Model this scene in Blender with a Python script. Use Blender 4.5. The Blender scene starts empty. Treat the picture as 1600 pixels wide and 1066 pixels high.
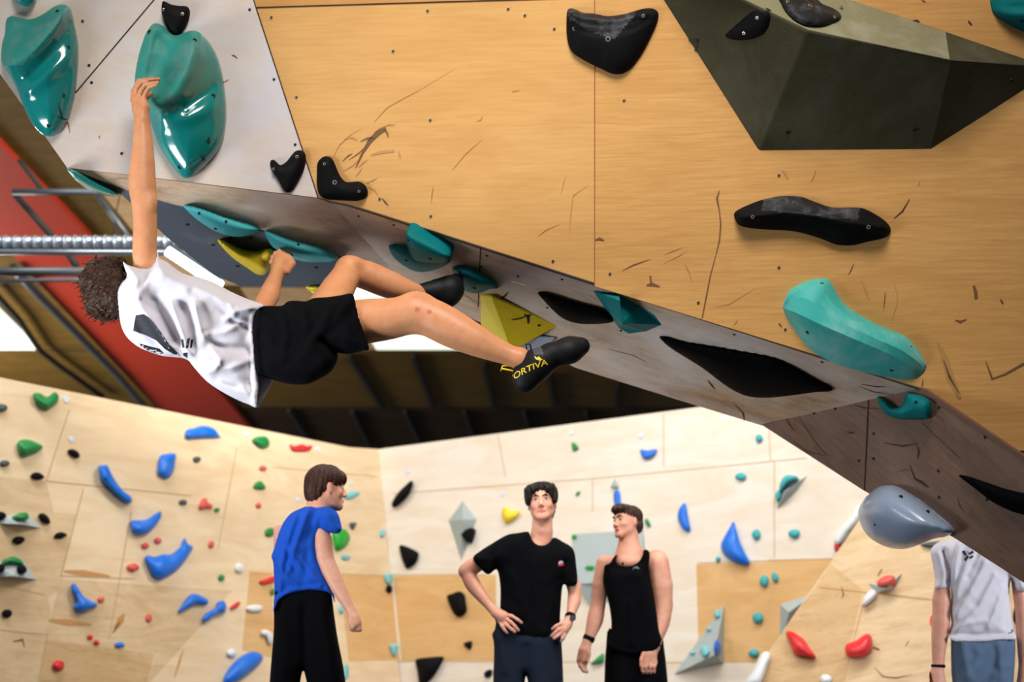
import bpy, bmesh, math, random
import numpy as np
from mathutils import Vector, Matrix, noise
from mathutils.geometry import delaunay_2d_cdt
from mathutils.bvhtree import BVHTree

random.seed(7)
SC = bpy.context.scene
COL = SC.collection

# ------------------------------------------------------------------ camera
CAM_Z, PITCH, F = 1.0, math.radians(12.0), 50.0 / 36.0 * 1600
cd = bpy.data.cameras.new('camera'); cam = bpy.data.objects.new('camera', cd); COL.objects.link(cam)
cam.location = (0, 0, CAM_Z); cam.rotation_euler = (math.pi / 2 + PITCH, 0, 0)
cd.lens = 50; cd.sensor_width = 36; cd.sensor_fit = 'HORIZONTAL'; cd.clip_start = 0.05; cd.clip_end = 200
cd.dof.use_dof = True; cd.dof.focus_distance = 5.75; cd.dof.aperture_fstop = 2.0
SC.camera = cam

# ------------------------------------------------------------------ light and exposure
SC.view_settings.view_transform = 'Standard'; SC.view_settings.look = 'None'
SC.view_settings.gamma = 1; SC.view_settings.use_curve_mapping = False
SC.view_settings.exposure = 0.0
W = bpy.data.worlds.new('world'); SC.world = W; W.use_nodes = True
W.node_tree.nodes['Background'].inputs[0].default_value = (0.86, 0.93, 1.0, 1)
W.node_tree.nodes['Background'].inputs[1].default_value = 0.15


def area(name, loc, target, sx, sy, power, col, spread=180):
    l = bpy.data.lights.new(name, 'AREA'); l.shape = 'RECTANGLE'; l.size = sx; l.size_y = sy
    l.energy = power; l.color = col; l.spread = math.radians(spread)
    o = bpy.data.objects.new(name, l); COL.objects.link(o); o.location = loc
    o.rotation_euler = (Vector(target) - Vector(loc)).to_track_quat('-Z', 'Y').to_euler()
    return o


area('hall_light_front', (0.35, 1.6, 6.6), (0.1, 6.0, 2.6), 2.4, 1.6, 70, (1.0, 0.95, 0.88), 70)
area('daylight_fill_left', (-3.7, 4.2, 0.9), (-0.8, 6.7, 2.5), 1.6, 1.4, 42, (0.88, 0.94, 1.0), 80)  # left daylight pulled low and close, as fill for the underside
area('people_fill', (0.5, 7.12, 2.66), (0.4, 8.2, 1.45), 2.6, 0.25, 20, (1.0, 0.95, 0.9), 120)  # added lamp hidden behind the wall, lights the men's faces
area('hall_light_back_left', (-4.2, 9.0, 6.3), (-3.5, 13.0, 1.5), 3.5, 1.6, 210, (1.0, 0.98, 0.94))
area('hall_light_back_right', (1.8, 8.8, 6.0), (1.5, 13.0, 1.5), 4.5, 1.6, 270, (1.0, 0.98, 0.95))
area('roof_fill', (-9.5, 17.5, 3.2), (-3.5, 19.0, 5.2), 3.0, 2.0, 560, (1.0, 0.95, 0.86))  # added uplight out of view, brightens the roof and red rafter
area('tan_roof_fill', (-0.2, 9.4, 4.7), (-4.6, 14.5, 5.7), 1.2, 0.8, 110, (1.0, 0.95, 0.86), 90)  # added lamp hidden behind the front face, brightens the tan roof
area('white_shirt_fill', (4.8, 5.0, 2.2), (2.45, 7.5, 1.25), 1.0, 1.2, 9, (0.88, 0.92, 1.0), 44)  # added lamp out of frame, brightens the white shirt at right

# ------------------------------------------------------------------ helpers
CO = Vector((0, 0, CAM_Z))


def ray(px, py):
    x = (px - 800) / F; y = (533 - py) / F
    c, s = math.cos(PITCH), math.sin(PITCH)
    return Vector((x, c - y * s, s + y * c))


def at(px, py, Y):
    d = ray(px, py)
    return CO + d * (Y / d.y)


def proj(p):
    d = Vector(p) - CO
    c, s = math.cos(PITCH), math.sin(PITCH)
    f = d.y * c + d.z * s; u = -d.y * s + d.z * c
    return 800 + d.x / f * F, 533 - u / f * F


class Plane:
    def __init__(self, a, b, c, udir=None):
        a, b, c = Vector(a), Vector(b), Vector(c)
        n = (b - a).cross(c - a).normalized()
        if n.dot(CO - a) < 0: n = -n
        self.o, self.n = a, n
        u = Vector(udir) if udir else Vector((1, 0, 0))
        self.u = (u - n * u.dot(n)).normalized(); self.v = n.cross(self.u).normalized()

    def at(self, px, py, h=0.0):
        d = ray(px, py)
        t = (self.o + self.n * h - CO).dot(self.n) / d.dot(self.n)
        return CO + d * t

    def uv(self, p):
        q = p - self.o
        return q.dot(self.u), q.dot(self.v)

    def xyz(self, a, b, h=0.0):
        return self.o + self.u * a + self.v * b + self.n * h


def srgb(r, g, b):
    f = lambda c: (c / 255 / 12.92) if c / 255 <= 0.04045 else ((c / 255 + 0.055) / 1.055) ** 2.4
    return (f(r), f(g), f(b), 1)


def link(name, me, mats, parent=None, smooth=False):
    o = bpy.data.objects.new(name, me); COL.objects.link(o)
    for m in (mats if isinstance(mats, (list, tuple)) else [mats]): me.materials.append(m)
    if smooth: me.polygons.foreach_set('use_smooth', [True] * len(me.polygons))
    if parent is not None:
        o.parent = parent
    return o


def tag(o, label=None, cat=None, group=None, kind=None):
    if label: o['label'] = label
    if cat: o['category'] = cat
    if group: o['group'] = group
    if kind: o['kind'] = kind
    return o


def empty(name, loc=(0, 0, 0)):
    o = bpy.data.objects.new(name, None); COL.objects.link(o); o.location = loc
    o.empty_display_size = 0.1
    return o


def keep(o, parent):
    """parent a mesh made in world coordinates to an Empty that stands elsewhere"""
    o.parent = parent
    o.location = o.location - parent.location
    return o


def pydata(name, vs, fs, mats, parent=None, smooth=False, mi=None):
    me = bpy.data.meshes.new(name); me.from_pydata([tuple(v) for v in vs], [], fs); me.update()
    o = link(name, me, mats, parent, smooth)
    if mi is not None: me.polygons.foreach_set('material_index', mi)
    return o


# ------------------------------------------------------------------ materials
def mat(name, col, rough=0.5, spec=0.5, metal=0, emis=None, estr=0, coat=0):
    m = bpy.data.materials.new(name); m.use_nodes = True
    b = m.node_tree.nodes['Principled BSDF']
    b.inputs['Base Color'].default_value = col; b.inputs['Roughness'].default_value = rough
    b.inputs['Specular IOR Level'].default_value = spec; b.inputs['Metallic'].default_value = metal
    if coat: b.inputs['Coat Weight'].default_value = coat; b.inputs['Coat Roughness'].default_value = 0.08
    if emis: b.inputs['Emission Color'].default_value = emis; b.inputs['Emission Strength'].default_value = estr
    return m


def nd(nt, t, **kw):
    n = nt.nodes.new(t)
    for k, v in kw.items(): setattr(n, k, v)
    return n


def mixc(nt, fac, a, b, mode='MIX'):
    m = nd(nt, 'ShaderNodeMix', data_type='RGBA', blend_type=mode)
    for s, v in ((m.inputs[0], fac), (m.inputs[6], a), (m.inputs[7], b)):
        if hasattr(v, 'links') or hasattr(v, 'is_linked'): nt.links.new(v, s)
        else: s.default_value = v
    return m.outputs[2]


def noise_tex(nt, vec, scale, detail=4, rough=0.55, dist=0.0):
    n = nd(nt, 'ShaderNodeTexNoise'); n.inputs['Scale'].default_value = scale
    n.inputs['Detail'].default_value = detail; n.inputs['Roughness'].default_value = rough
    n.inputs['Distortion'].default_value = dist
    if vec is not None: nt.links.new(vec, n.inputs['Vector'])
    return n.outputs['Fac']


def ramp(nt, fac, stops):
    r = nd(nt, 'ShaderNodeValToRGB'); e = r.color_ramp.elements
    while len(e) > 1: e.remove(e[-1])
    for i, (p, c) in enumerate(stops):
        if i == 0: e[0].position = p; e[0].color = c
        else: q = e.new(p); q.color = c
    nt.links.new(fac, r.inputs[0])
    return r.outputs[0]


G1 = lambda v: (v, v, v, 1)


def wood(name, col, dark, grain=0.35, blotch=0.4, chalk=None, chalk_amt=0.0, rough=0.42, dirt=None, dirt_amt=0.0, spec=0.35):
    m = mat(name, col, rough, spec); nt = m.node_tree; b = nt.nodes['Principled BSDF']
    uv = nd(nt, 'ShaderNodeUVMap').outputs[0]
    mp = nd(nt, 'ShaderNodeMapping'); mp.inputs['Scale'].default_value = (1.3, 22, 1); nt.links.new(uv, mp.inputs[0])
    g = noise_tex(nt, mp.outputs[0], 3.2, 6, 0.65, 0.6)
    mp2 = nd(nt, 'ShaderNodeMapping'); mp2.inputs['Scale'].default_value = (0.8, 3.0, 1); nt.links.new(uv, mp2.inputs[0])
    bl = noise_tex(nt, mp2.outputs[0], 1.6, 4, 0.6, 1.2)
    c = mixc(nt, ramp(nt, g, [(0.35, G1(grain)), (0.62, G1(0))]), col, dark)
    c = mixc(nt, ramp(nt, bl, [(0.40, G1(0)), (0.66, G1(blotch))]), c, dark)
    if dirt:
        dm = nd(nt, 'ShaderNodeMapping'); dm.inputs['Scale'].default_value = (3.0, 9.0, 1); dm.inputs['Rotation'].default_value = (0, 0, 0.35)
        nt.links.new(uv, dm.inputs[0])
        dn = noise_tex(nt, dm.outputs[0], 2.2, 8, 0.72, 0.9)
        c = mixc(nt, ramp(nt, dn, [(0.50, G1(0)), (0.70, G1(dirt_amt))]), c, dirt)
    if chalk:
        cn = noise_tex(nt, uv, 1.7, 5, 0.6, 0.5)
        c = mixc(nt, ramp(nt, cn, [(0.38, G1(0)), (0.68, G1(chalk_amt))]), c, chalk)
    nt.links.new(c, b.inputs['Base Color'])
    rr = ramp(nt, g, [(0.3, G1(rough + 0.12)), (0.7, G1(rough - 0.05))]); nt.links.new(rr, b.inputs['Roughness'])
    bp = nd(nt, 'ShaderNodeBump'); bp.inputs['Strength'].default_value = 0.06; bp.inputs['Distance'].default_value = 0.002
    nt.links.new(g, bp.inputs['Height']); nt.links.new(bp.outputs[0], b.inputs['Normal'])
    return m


def resin(name, col, rough=0.45, chalk=0.35, chalk_col=(0.62, 0.64, 0.62, 1), scale=6.0, grain=0.25, spec=0.5, coat=0.0):
    """hold plastic with chalk worn into it, mostly where it is gripped"""
    m = mat(name, col, rough, spec, coat=coat); nt = m.node_tree; b = nt.nodes['Principled BSDF']
    tc = nd(nt, 'ShaderNodeTexCoord').outputs['Object']
    a = noise_tex(nt, tc, scale, 5, 0.65, 0.3)
    c = mixc(nt, ramp(nt, a, [(0.48, G1(0)), (0.72, G1(chalk))]), col, chalk_col)
    nt.links.new(c, b.inputs['Base Color'])
    f = noise_tex(nt, tc, 160, 2, 0.5)
    bp = nd(nt, 'ShaderNodeBump'); bp.inputs['Strength'].default_value = grain; bp.inputs['Distance'].default_value = 0.0012
    nt.links.new(f, bp.inputs['Height']); nt.links.new(bp.outputs[0], b.inputs['Normal'])
    return m


M = {}
M['ply'] = wood('birch_plywood', srgb(226, 174, 106), srgb(202, 146, 80), 0.42, 0.42, rough=0.5)
M['ply_r'] = wood('birch_plywood_warm', srgb(226, 172, 104), srgb(198, 140, 74), 0.60, 0.45, rough=0.5)
M['ply_top'] = wood('birch_plywood_upper', srgb(214, 158, 92), srgb(180, 122, 62), 0.40, 0.40, rough=0.5)
M['pale'] = wood('pale_plywood', srgb(212, 198, 186), srgb(204, 178, 152), 0.12, 0.5, srgb(208, 208, 218), 0.85, 0.45, srgb(206, 164, 112), 0.35)  # paler, cooler mix than the front plywood
M['under'] = wood('chalky_scuffed_plywood', srgb(218, 182, 142), srgb(146, 106, 76), 0.30, 0.60, srgb(228, 218, 210), 0.75, 0.55, srgb(84, 60, 50), 0.60)  # real chalk and scuffs; chalk and base lightened in place of bounce light
M['under_d'] = wood('shaded_underside_plywood', srgb(132, 100, 78), srgb(84, 62, 50), 0.35, 0.55, srgb(150, 130, 120), 0.40, 0.6, srgb(60, 46, 42), 0.5)  # same boards as the underside, darkened to paint in their shade
M['edge'] = mat('plywood_edge', srgb(112, 78, 58), 0.7)
M['seam'] = mat('panel_gap', srgb(60, 36, 26), 0.9)
M['seam_r'] = mat('panel_gap_red', srgb(150, 84, 58), 0.9)
M['back'] = wood('cream_plywood', srgb(238, 214, 178), srgb(214, 178, 132), 0.12, 0.50, rough=0.65, spec=0.2)
M['back_w'] = wood('pale_cream_plywood', srgb(236, 227, 214), srgb(222, 200, 168), 0.12, 0.50, rough=0.65, spec=0.2)
M['back_o'] = wood('ochre_plywood', srgb(226, 184, 128), srgb(200, 150, 92), 0.2, 0.55, rough=0.65, spec=0.2)
M['back_t'] = wood('tan_plywood', srgb(214, 182, 136), srgb(186, 146, 98), 0.2, 0.6, rough=0.65, spec=0.2, dirt=srgb(130, 104, 76), dirt_amt=0.3)
M['back_p'] = wood('pale_tan_plywood', srgb(226, 198, 158), srgb(196, 160, 116), 0.2, 0.6, rough=0.65, spec=0.2, dirt=srgb(150, 120, 90), dirt_amt=0.25)
M['seam_b'] = mat('back_panel_gap', srgb(196, 160, 116), 0.9)
M['mat_floor'] = mat('crash_mat_vinyl', srgb(64, 68, 76), 0.6)
M['greyvol'] = resin('slate_coating', srgb(72, 78, 88), 0.55, 0.12, scale=3, grain=0.5)


# ------------------------------------------------------------------ flat panels
def facet(name, plane, polys, thick=0.018, back_mat=0, mats=None, kind='structure', seams=(), marks=(), udir=None, edge_slot=None):
    """polys: list of (pixel polygon, material slot). The first is the board itself; later ones are sheets let into its face.
    seams: (x0,y0,x1,y1,width_m,slot). marks: (pixel polyline, width list, slot)."""
    vs, fs, mi, uvs = [], [], [], []

    def addpoly(pts, slot, h):
        b = len(vs)
        for p in pts: vs.append(p + plane.n * h); uvs.append(plane.uv(p))
        fs.append(list(range(b, b + len(pts)))); mi.append(slot)
        return b
    pts = [plane.at(*p) for p in polys[0][0]]
    n = len(pts); addpoly(pts, polys[0][1], 0)
    b = len(vs)
    for p in pts: vs.append(p - plane.n * thick); uvs.append(plane.uv(p))
    fs.append(list(range(b + n - 1, b - 1, -1))); mi.append(polys[0][1])
    for i in range(n):
        j = (i + 1) % n; fs.append([i, i + b, j + b, j]); mi.append(polys[0][1] if edge_slot is None else edge_slot)
    for k, (pp, slot) in enumerate(polys[1:]):
        addpoly([plane.at(*p) for p in pp], slot, 0.0004 + 0.0002 * k)
    for s in seams:
        a, c = plane.at(s[0], s[1]), plane.at(s[2], s[3]); d = (c - a).normalized(); w = plane.n.cross(d) * s[4] / 2
        addpoly([a - w, c - w, c + w, a + w], s[5], 0.0022)
    for (pl, ws, slot) in marks:
        P = [plane.at(*p) for p in pl]; L = []; R = []
        for i, p in enumerate(P):
            d = (P[min(i + 1, len(P) - 1)] - P[max(i - 1, 0)]).normalized(); w = plane.n.cross(d)
            ww = ws[min(i, len(ws) - 1)] if isinstance(ws, (list, tuple)) else ws * math.sin(math.pi * (i + 0.25) / (len(P) - 0.5))
            L.append(p + w * ww / 2); R.append(p - w * ww / 2)
        for i in range(len(P) - 1):
            addpoly([L[i], L[i + 1], R[i + 1], R[i]], slot, 0.0026)
    me = bpy.data.meshes.new(name); me.from_pydata([tuple(v) for v in vs], [], fs); me.update()
    o = link(name, me, mats)
    me.polygons.foreach_set('material_index', mi)
    ul = me.uv_layers.new(name='UVMap'); lv = np.empty(len(me.loops), dtype=np.int32); me.loops.foreach_get('vertex_index', lv)
    ul.data.foreach_set('uv', np.array(uvs, dtype=np.float32)[lv].ravel())
    # faces towards the plane normal
    if kind: o['kind'] = kind
    return o
# ------------------------------------------------------------------ the climbing wall planes
A0 = at(930, 447, 6.10)
PM = Plane(A0, A0 + Vector((1, -0.07, 0)), A0 + Vector((0, -0.30, 1.0)), (1, -0.07, 0))                 # big plywood face
E0, E1 = PM.at(400, 12), PM.at(497, 309)
LC = at(105, 262, 5.75)
PL = Plane(E0, E1, LC, (1, 0.2, -0.1))                                                             # pale facet at left
LIP0, LIP1 = PM.at(545, 318), PM.at(1440, 606)
PB = Plane(LIP0, LIP1, at(1000, 606, 7.0), tuple(LIP1 - LIP0))                                       # underside
# further right the underside folds
FB0 = PB.at(1190, 664); FB1 = PM.at(1440, 606)
PB2 = Plane(FB0, FB1, at(1600, 912, 6.15), tuple(LIP1 - LIP0))
# left part of the underside, under the pale facet
PBL = Plane(LC, E1, PB.at(630, 440), tuple(E1 - LC))
# slate coloured return below it
gq = PBL.at(245, 312)
PG = Plane(LC, PB.at(630, 440), at(400, 447, 6.75), (1, 0, 0))

M['scuff'] = mat('rubber_scuff', srgb(120, 84, 52), 0.8)
M['scuff_l'] = mat('faint_scuff', srgb(196, 142, 84), 0.8)
M['scuff_d'] = mat('dark_scuff', srgb(66, 46, 36), 0.8)
M['marker'] = mat('black_marker', srgb(24, 24, 22), 0.7)

front_marks = [
    ([(585, 190), (605, 168), (626, 156), (660, 138), (712, 106)], [0.002, 0.004, 0.004, 0.002, 0.001], 4),
    ([(556, 262), (566, 240), (577, 222), (590, 208), (603, 201)], [0.004, 0.010, 0.018, 0.024, 0.014], 3),
    ([(583, 214), (575, 216), (563, 221)], 0.008, 3), ([(600, 202), (605, 208), (607, 215)], 0.007, 3),
    ([(580, 242), (595, 238), (616, 236)], [0.006, 0.012, 0.008], 4), ([(622, 236), (624, 242), (626, 249)], 0.005, 4),
    ([(537, 222), (540, 217), (550, 215), (559, 220)], 0.006, 4), ([(535, 252), (545, 243), (551, 240)], 0.006, 3),
    ([(521, 246), (526, 234), (531, 226), (546, 212), (566, 200)], 0.004, 4), ([(560, 262), (567, 254), (574, 250)], 0.008, 4),
    ([(573, 222), (580, 216), (588, 216)], 0.008, 3), ([(590, 202), (606, 195), (618, 195)], 0.006, 4),
    ([(545, 250), (560, 240), (575, 226)], 0.005, 3), ([(536, 268), (552, 258), (560, 250)], 0.005, 4),
    ([(572, 290), (586, 298), (592, 308)], 0.003, 4), ([(597, 310), (602, 316), (607, 321)], 0.008, 3),
    ([(556, 276), (562, 268), (566, 262)], 0.006, 4), ([(573, 286), (582, 282), (590, 278)], 0.006, 4),
    ([(706, 266), (728, 240), (753, 218)], 0.004, 4), ([(677, 292), (675, 304), (674, 318)], 0.003, 3),
    ([(890, 370), (891, 340), (895, 306), (918, 290)], [0.001, 0.004, 0.003, 0.001], 4),
    ([(840, 369), (855, 358), (875, 350)], 0.004, 4), ([(930, 375), (937, 373), (944, 376)], 0.012, 3),
    ([(1124, 298), (1120, 310), (1124, 330), (1126, 350), (1124, 376), (1118, 400), (1110, 430), (1103, 466), (1097, 497)],
     [0.003, 0.009, 0.004, 0.006, 0.006, 0.003, 0.005, 0.006, 0.005], 3),
    ([(972, 423), (990, 414), (1016, 405)], 0.005, 3), ([(1036, 398), (1052, 392), (1068, 386)], 0.004, 4),
    ([(1036, 412), (1060, 400), (1075, 391)], 0.003, 4), ([(1070, 413), (1077, 426), (1081, 440)], 0.004, 4),
    ([(1016, 431), (1017, 441)], [0.008, 0.007], 3), ([(1010, 446), (1018, 444), (1031, 448)], [0.004, 0.016, 0.004], 3),
    ([(1146, 508), (1150, 503), (1152, 500)], 0.008, 4), ([(1115, 480), (1140, 475), (1180, 450)], 0.003, 4),
    ([(1397, 341), (1410, 330), (1421, 311)], 0.007, 5), ([(1325, 430), (1330, 421), (1334, 412)], 0.005, 3),
    ([(1380, 485), (1382, 470), (1383, 456)], 0.005, 3), ([(1521, 446), (1524, 456), (1525, 467)], [0.008, 0.014, 0.014], 3),
    ([(1492, 500), (1500, 503), (1510, 499)], 0.011, 3), ([(1563, 468), (1567, 475)], 0.010, 5),
    ([(1465, 535), (1475, 560), (1484, 590), (1500, 622)], [0.006, 0.022, 0.030, 0.012], 4),
    ([(1474, 562), (1484, 590), (1498, 615)], [0.004, 0.012, 0.006], 3),
    ([(1540, 565), (1550, 592), (1570, 585), (1600, 568)], [0.003, 0.010, 0.008, 0.012], 3),
    ([(1222, 266), (1227, 272), (1231, 280)], 0.008, 4), ([(1267, 284), (1271, 276), (1274, 266)], 0.008, 4),
    ([(1437, 283), (1434, 290)], 0.008, 4), ([(1393, 500), (1400, 480), (1402, 460), (1396, 442)], 0.003, 4),
    ([(1345, 437), (1352, 455), (1358, 470)], 0.004, 4), ([(1440, 605), (1441, 600), (1442, 592)], 0.006, 3),
    ([(1425, 33), (1432, 32), (1437, 34)], 0.008, 5), ([(1513, 33), (1518, 39)], 0.014, 5), ([(1440, 0), (1446, 3)], 0.008, 3),
    ([(1250, 40), (1400, 20)], 0.0, 4), ([(800, 143), (812, 141)], 0.006, 4), ([(800, 440), (822, 446)], 0.004, 4),
    ([(745, 190), (752, 186), (753, 182)], 0.006, 4), ([(876, 304), (880, 288), (884, 274)], 0.003, 4),
    ([(1217, 505), (1221, 511)], 0.008, 5),
]
front_poly = [(400, 12), (497, 309), (545, 318), (1440, 606), (1600, 712), (1720, 790), (1720, -160), (345, -160)]
wall_front = facet('wall_front', PM, [(front_poly, 0), ([(929, 447), (1440, 606), (1600, 712), (1640, 738), (1640, 708), (1545, 707), (1545, 706), (1640, 706), (1640, -150), (929, -150)], 1),
                                      ([(400, 12), (790, 0), (929, -4), (929, -150), (349, -150)], 6)],
                   mats=[M['ply'], M['ply_r'], M['seam'], M['scuff'], M['scuff_l'], M['scuff_d'], M['ply_top'], M['edge'], M['seam_r']],
                   seams=[(929, -150, 929, 446.6, 0.0032, 8), (401, 12, 929, -4, 0.006, 2), (1545, 705.5, 1640, 706, 0.009, 2)],
                   marks=front_marks, edge_slot=7)
left_poly = [(400, 12), (497, 309), (250, 279), (105, 262), (70, 212), (-40, 60), (-60, 20), (-60, -160), (345, -160)]
wall_left = facet('wall_left', PL, [(left_poly, 0)], mats=[M['pale'], M['seam'], M['scuff'], M['scuff_l'], M['edge']],
                  seams=[(242, -2, 118, 145, 0.005, 1), (242, -2, 330, -106, 0.005, 1), (400, 12, 497, 309, 0.005, 1), (349, -150, 400, 12, 0.004, 1)],
                  marks=[([(362, 86), (366, 87), (371, 91)], 0.006, 2), ([(346, 130), (354, 126), (357, 124)], 0.006, 3),
                         ([(104, 186), (107, 195), (109, 208)], 0.005, 2), ([(154, 212), (156, 216)], 0.006, 2)], edge_slot=4)
wall_underside_left = facet('wall_underside_left', PBL, [([(105, 262), (250, 280), (497, 310), (590, 345), (640, 370), (640, 443), (630, 440), (500, 392), (330, 336), (245, 312), (200, 298)], 0)],
                            mats=[M['under'], M['seam'], M['scuff_d']], edge_slot=0)
wall_underside = facet('wall_underside', PB, [([(497, 308), (545, 318), (1440, 606), (1190, 665), (1095, 636), (900, 575), (700, 480), (640, 445), (610, 430), (500, 392)], 0)],
                       mats=[M['under'], M['seam'], M['scuff_d'], M['edge'], M['scuff']],
                       seams=[(751, 386, 747, 480, 0.004, 1), (545, 321, 1440, 609, 0.016, 3), (497, 311, 545, 321, 0.012, 3)],
                       marks=[([(1106, 594), (1112, 602), (1117, 608)], 0.010, 2), ([(1148, 632), (1161, 645), (1163, 657)], 0.008, 2),
                              ([(780, 470), (788, 463), (794, 456)], 0.012, 2), ([(1130, 575), (1152, 588), (1170, 600)], 0.008, 4),
                              ([(455, 330), (500, 352), (545, 368)], 0.01, 4), ([(700, 442), (740, 470), (780, 480)], 0.004, 4),
                              ([(1180, 578), (1240, 590), (1300, 600)], 0.012, 4), ([(1340, 603), (1365, 612), (1395, 616)], 0.006, 2),
                              ([(1345, 600), (1370, 604), (1385, 604)], 0.01, 2), ([(950, 545), (990, 555), (1010, 566)], 0.006, 4)], edge_slot=3)
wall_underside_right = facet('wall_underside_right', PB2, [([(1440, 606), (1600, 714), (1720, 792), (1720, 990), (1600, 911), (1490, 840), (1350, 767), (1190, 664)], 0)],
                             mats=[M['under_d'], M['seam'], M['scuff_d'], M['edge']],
                             seams=[(1357.5, 624, 1351, 766, 0.007, 1), (1190, 664, 1357, 622, 0.003, 1), (1440, 609, 1600, 717, 0.022, 3), (1600, 717, 1720, 795, 0.022, 3),
                                    (1440, 660, 1500, 716, 0.002, 1)],
                             marks=[([(1226, 648), (1234, 664), (1242, 674)], 0.0066, 2), ([(1249, 652), (1272, 688), (1294, 714)], 0.0039, 2), ([(1382, 692), (1410, 697), (1435, 693)], 0.0088, 2),
                                    ([(1434, 698), (1436, 706), (1434, 716)], 0.0110, 2), ([(1422, 727), (1430, 748), (1450, 761)], [0.003, 0.010, 0.006], 2),
                                    ([(1430, 748), (1440, 752), (1452, 762)], 0.0110, 2), ([(1324, 674), (1330, 677), (1336, 675)], 0.0110, 2), ([(1496, 778), (1500, 790), (1506, 800)], 0.0044, 2),
                                    ([(1335, 633), (1350, 637), (1376, 639)], 0.0066, 2), ([(1400, 738), (1415, 734), (1425, 736)], 0.0033, 2),
                                    ([(1240, 690), (1262, 706), (1290, 712)], 0.0044, 2)], edge_slot=3)
wall_slate = facet('wall_slate_return', PG, [([(105, 262), (200, 298), (245, 311), (330, 335), (500, 391), (632, 441), (550, 448), (378, 448), (335, 430), (262, 372), (190, 304)], 0)],
                   mats=[M['greyvol'], M['edge']], kind='structure')

# ------------------------------------------------------------------ far walls
CB = at(592, 702, 13.6)
PWL = Plane(CB, at(0, 590, 10.6), at(627, 1066, 13.2), None)
PWR = Plane(CB, at(1095, 636, 12.2), at(627, 1066, 13.2), None)
PWF = Plane(at(1350, 800, 10.2), at(1190, 1040, 9.9), at(1590, 950, 9.4), None)
PWL.u = (at(592, 702, 13.6) - at(0, 590, 10.6)).normalized(); PWL.v = PWL.n.cross(PWL.u)
PWR.u = (at(1095, 636, 12.2) - CB).normalized(); PWR.v = PWR.n.cross(PWR.u)


def grid_seams(pl, lines, slot, w=0.006):
    return [(q[0], q[1], q[2], q[3], w, slot) for q in lines]


bk = [M['back'], M['back_o'], M['back_t'], M['back_p'], M['seam_b'], M['edge'], M['scuff'], M['scuff_l']]
wall_back_left = facet('wall_back_left', PWL, [([(-120, 567), (0, 590), (545, 699), (592, 702), (640, 1240), (-120, 1240)], 0),
                                               ([(-110, 760), (0, 745), (72, 752), (84, 800), (120, 805), (100, 890), (94, 920), (75, 935), (80, 960), (62, 1066), (60, 1240), (-110, 1240)], 3),
                                               ([(94, 905), (390, 925), (378, 1012), (330, 1100), (70, 1240), (60, 1066), (75, 985)], 3),
                                               ([(72, 1000), (240, 1022), (230, 1066), (150, 1240), (40, 1240), (62, 1066)], 2),
                                               ([(390, 893), (235, 1066), (200, 1110), (330, 1240), (378, 1016)], 0),
                                               ([(530, 897), (614, 900), (628, 1032), (545, 1034)], 1),
                                               ([(390, 893), (425, 896), (430, 1030), (378, 1016)], 1)],
                       mats=bk, thick=0.15,
                       seams=grid_seams(PWL, [(108, 640, 72, 752, 0, 0), (72, 752, 300, 775, 0, 0), (370, 700, 340, 860, 0, 0), (0, 914, 70, 930, 0, 0), (130, 765, 95, 900, 0, 0), (95, 900, 210, 905, 0, 0),
                                              (75, 985, 60, 1066, 0, 0), (0, 985, 70, 992, 0, 0), (205, 800, 170, 1000, 0, 0), (425, 730, 590, 745, 0, 0), (425, 893, 614, 900, 0, 0)], 4, 0.008),
                       marks=[([(178, 985), (188, 970), (194, 960)], 0.06, 7), ([(100, 893), (130, 896), (172, 901)], 0.05, 7), ([(76, 970), (105, 973), (143, 977)], 0.05, 7),
                              ([(20, 1003), (35, 1000), (38, 1012)], 0.02, 6), ([(176, 990), (182, 980), (188, 972)], 0.02, 6), ([(272, 1060), (280, 1035), (286, 1015)], 0.02, 7)])
wall_back_right = facet('wall_back_right', PWR, [([(592, 702), (1095, 636), (1190, 624), (1560, 575), (1560, 1240), (640, 1240)], 0),
                                                 ([(614, 900), (775, 898), (775, 1033), (628, 1033)], 1),
                                                 ([(1088, 882), (1300, 875), (1300, 1036), (1092, 1036)], 1),
                                                 ([(1200, 875), (1360, 871), (1360, 1060), (1200, 1060)], 1)],
                        mats=[M['back_w']] + bk[1:], thick=0.15,
                        seams=grid_seams(PWR, [(613, 772, 930, 748, 0, 0), (930, 748, 1260, 716, 0, 0), (1037, 646, 1037, 730, 0, 0), (610, 898, 760, 898, 0, 0), (778, 680, 790, 745, 0, 0), (926, 750, 926, 800, 0, 0),
                                               (1090, 880, 1340, 872, 0, 0), (1210, 720, 1210, 872, 0, 0), (1200, 640, 1204, 720, 0, 0), (616, 1034, 1100, 1036, 0, 0)], 4, 0.007))
wall_right = facet('wall_right', PWF, [([(1372, 770), (1188, 1038), (1140, 1110), (1040, 1240), (1720, 1240), (1720, 760)], 3),
                                       ([(1297, 880), (1280, 908), (1188, 1038), (1140, 1110), (1040, 1240), (1280, 1240), (1316, 1066), (1348, 922), (1450, 938), (1600, 945), (1600, 925), (1345, 918), (1480, 915)][:9] + [(1345, 920)], 2)],
                   mats=bk, thick=0.12,
                   seams=[(1280, 918, 1460, 938, 0.01, 7), (1348, 945, 1318, 1066, 0.006, 7)],
                   marks=[([(1315, 917), (1318, 930), (1315, 936)], 0.012, 6), ([(1366, 1043), (1380, 1058), (1400, 1060), (1425, 1055)], 0.01, 6), ([(1372, 900), (1378, 890)], 0.02, 6),
                          ([(1364, 1012), (1374, 1016)], 0.03, 6), ([(1290, 906), (1330, 920)], 0.0, 7), ([(1415, 1010), (1420, 1002)], 0.01, 6)])

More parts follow.
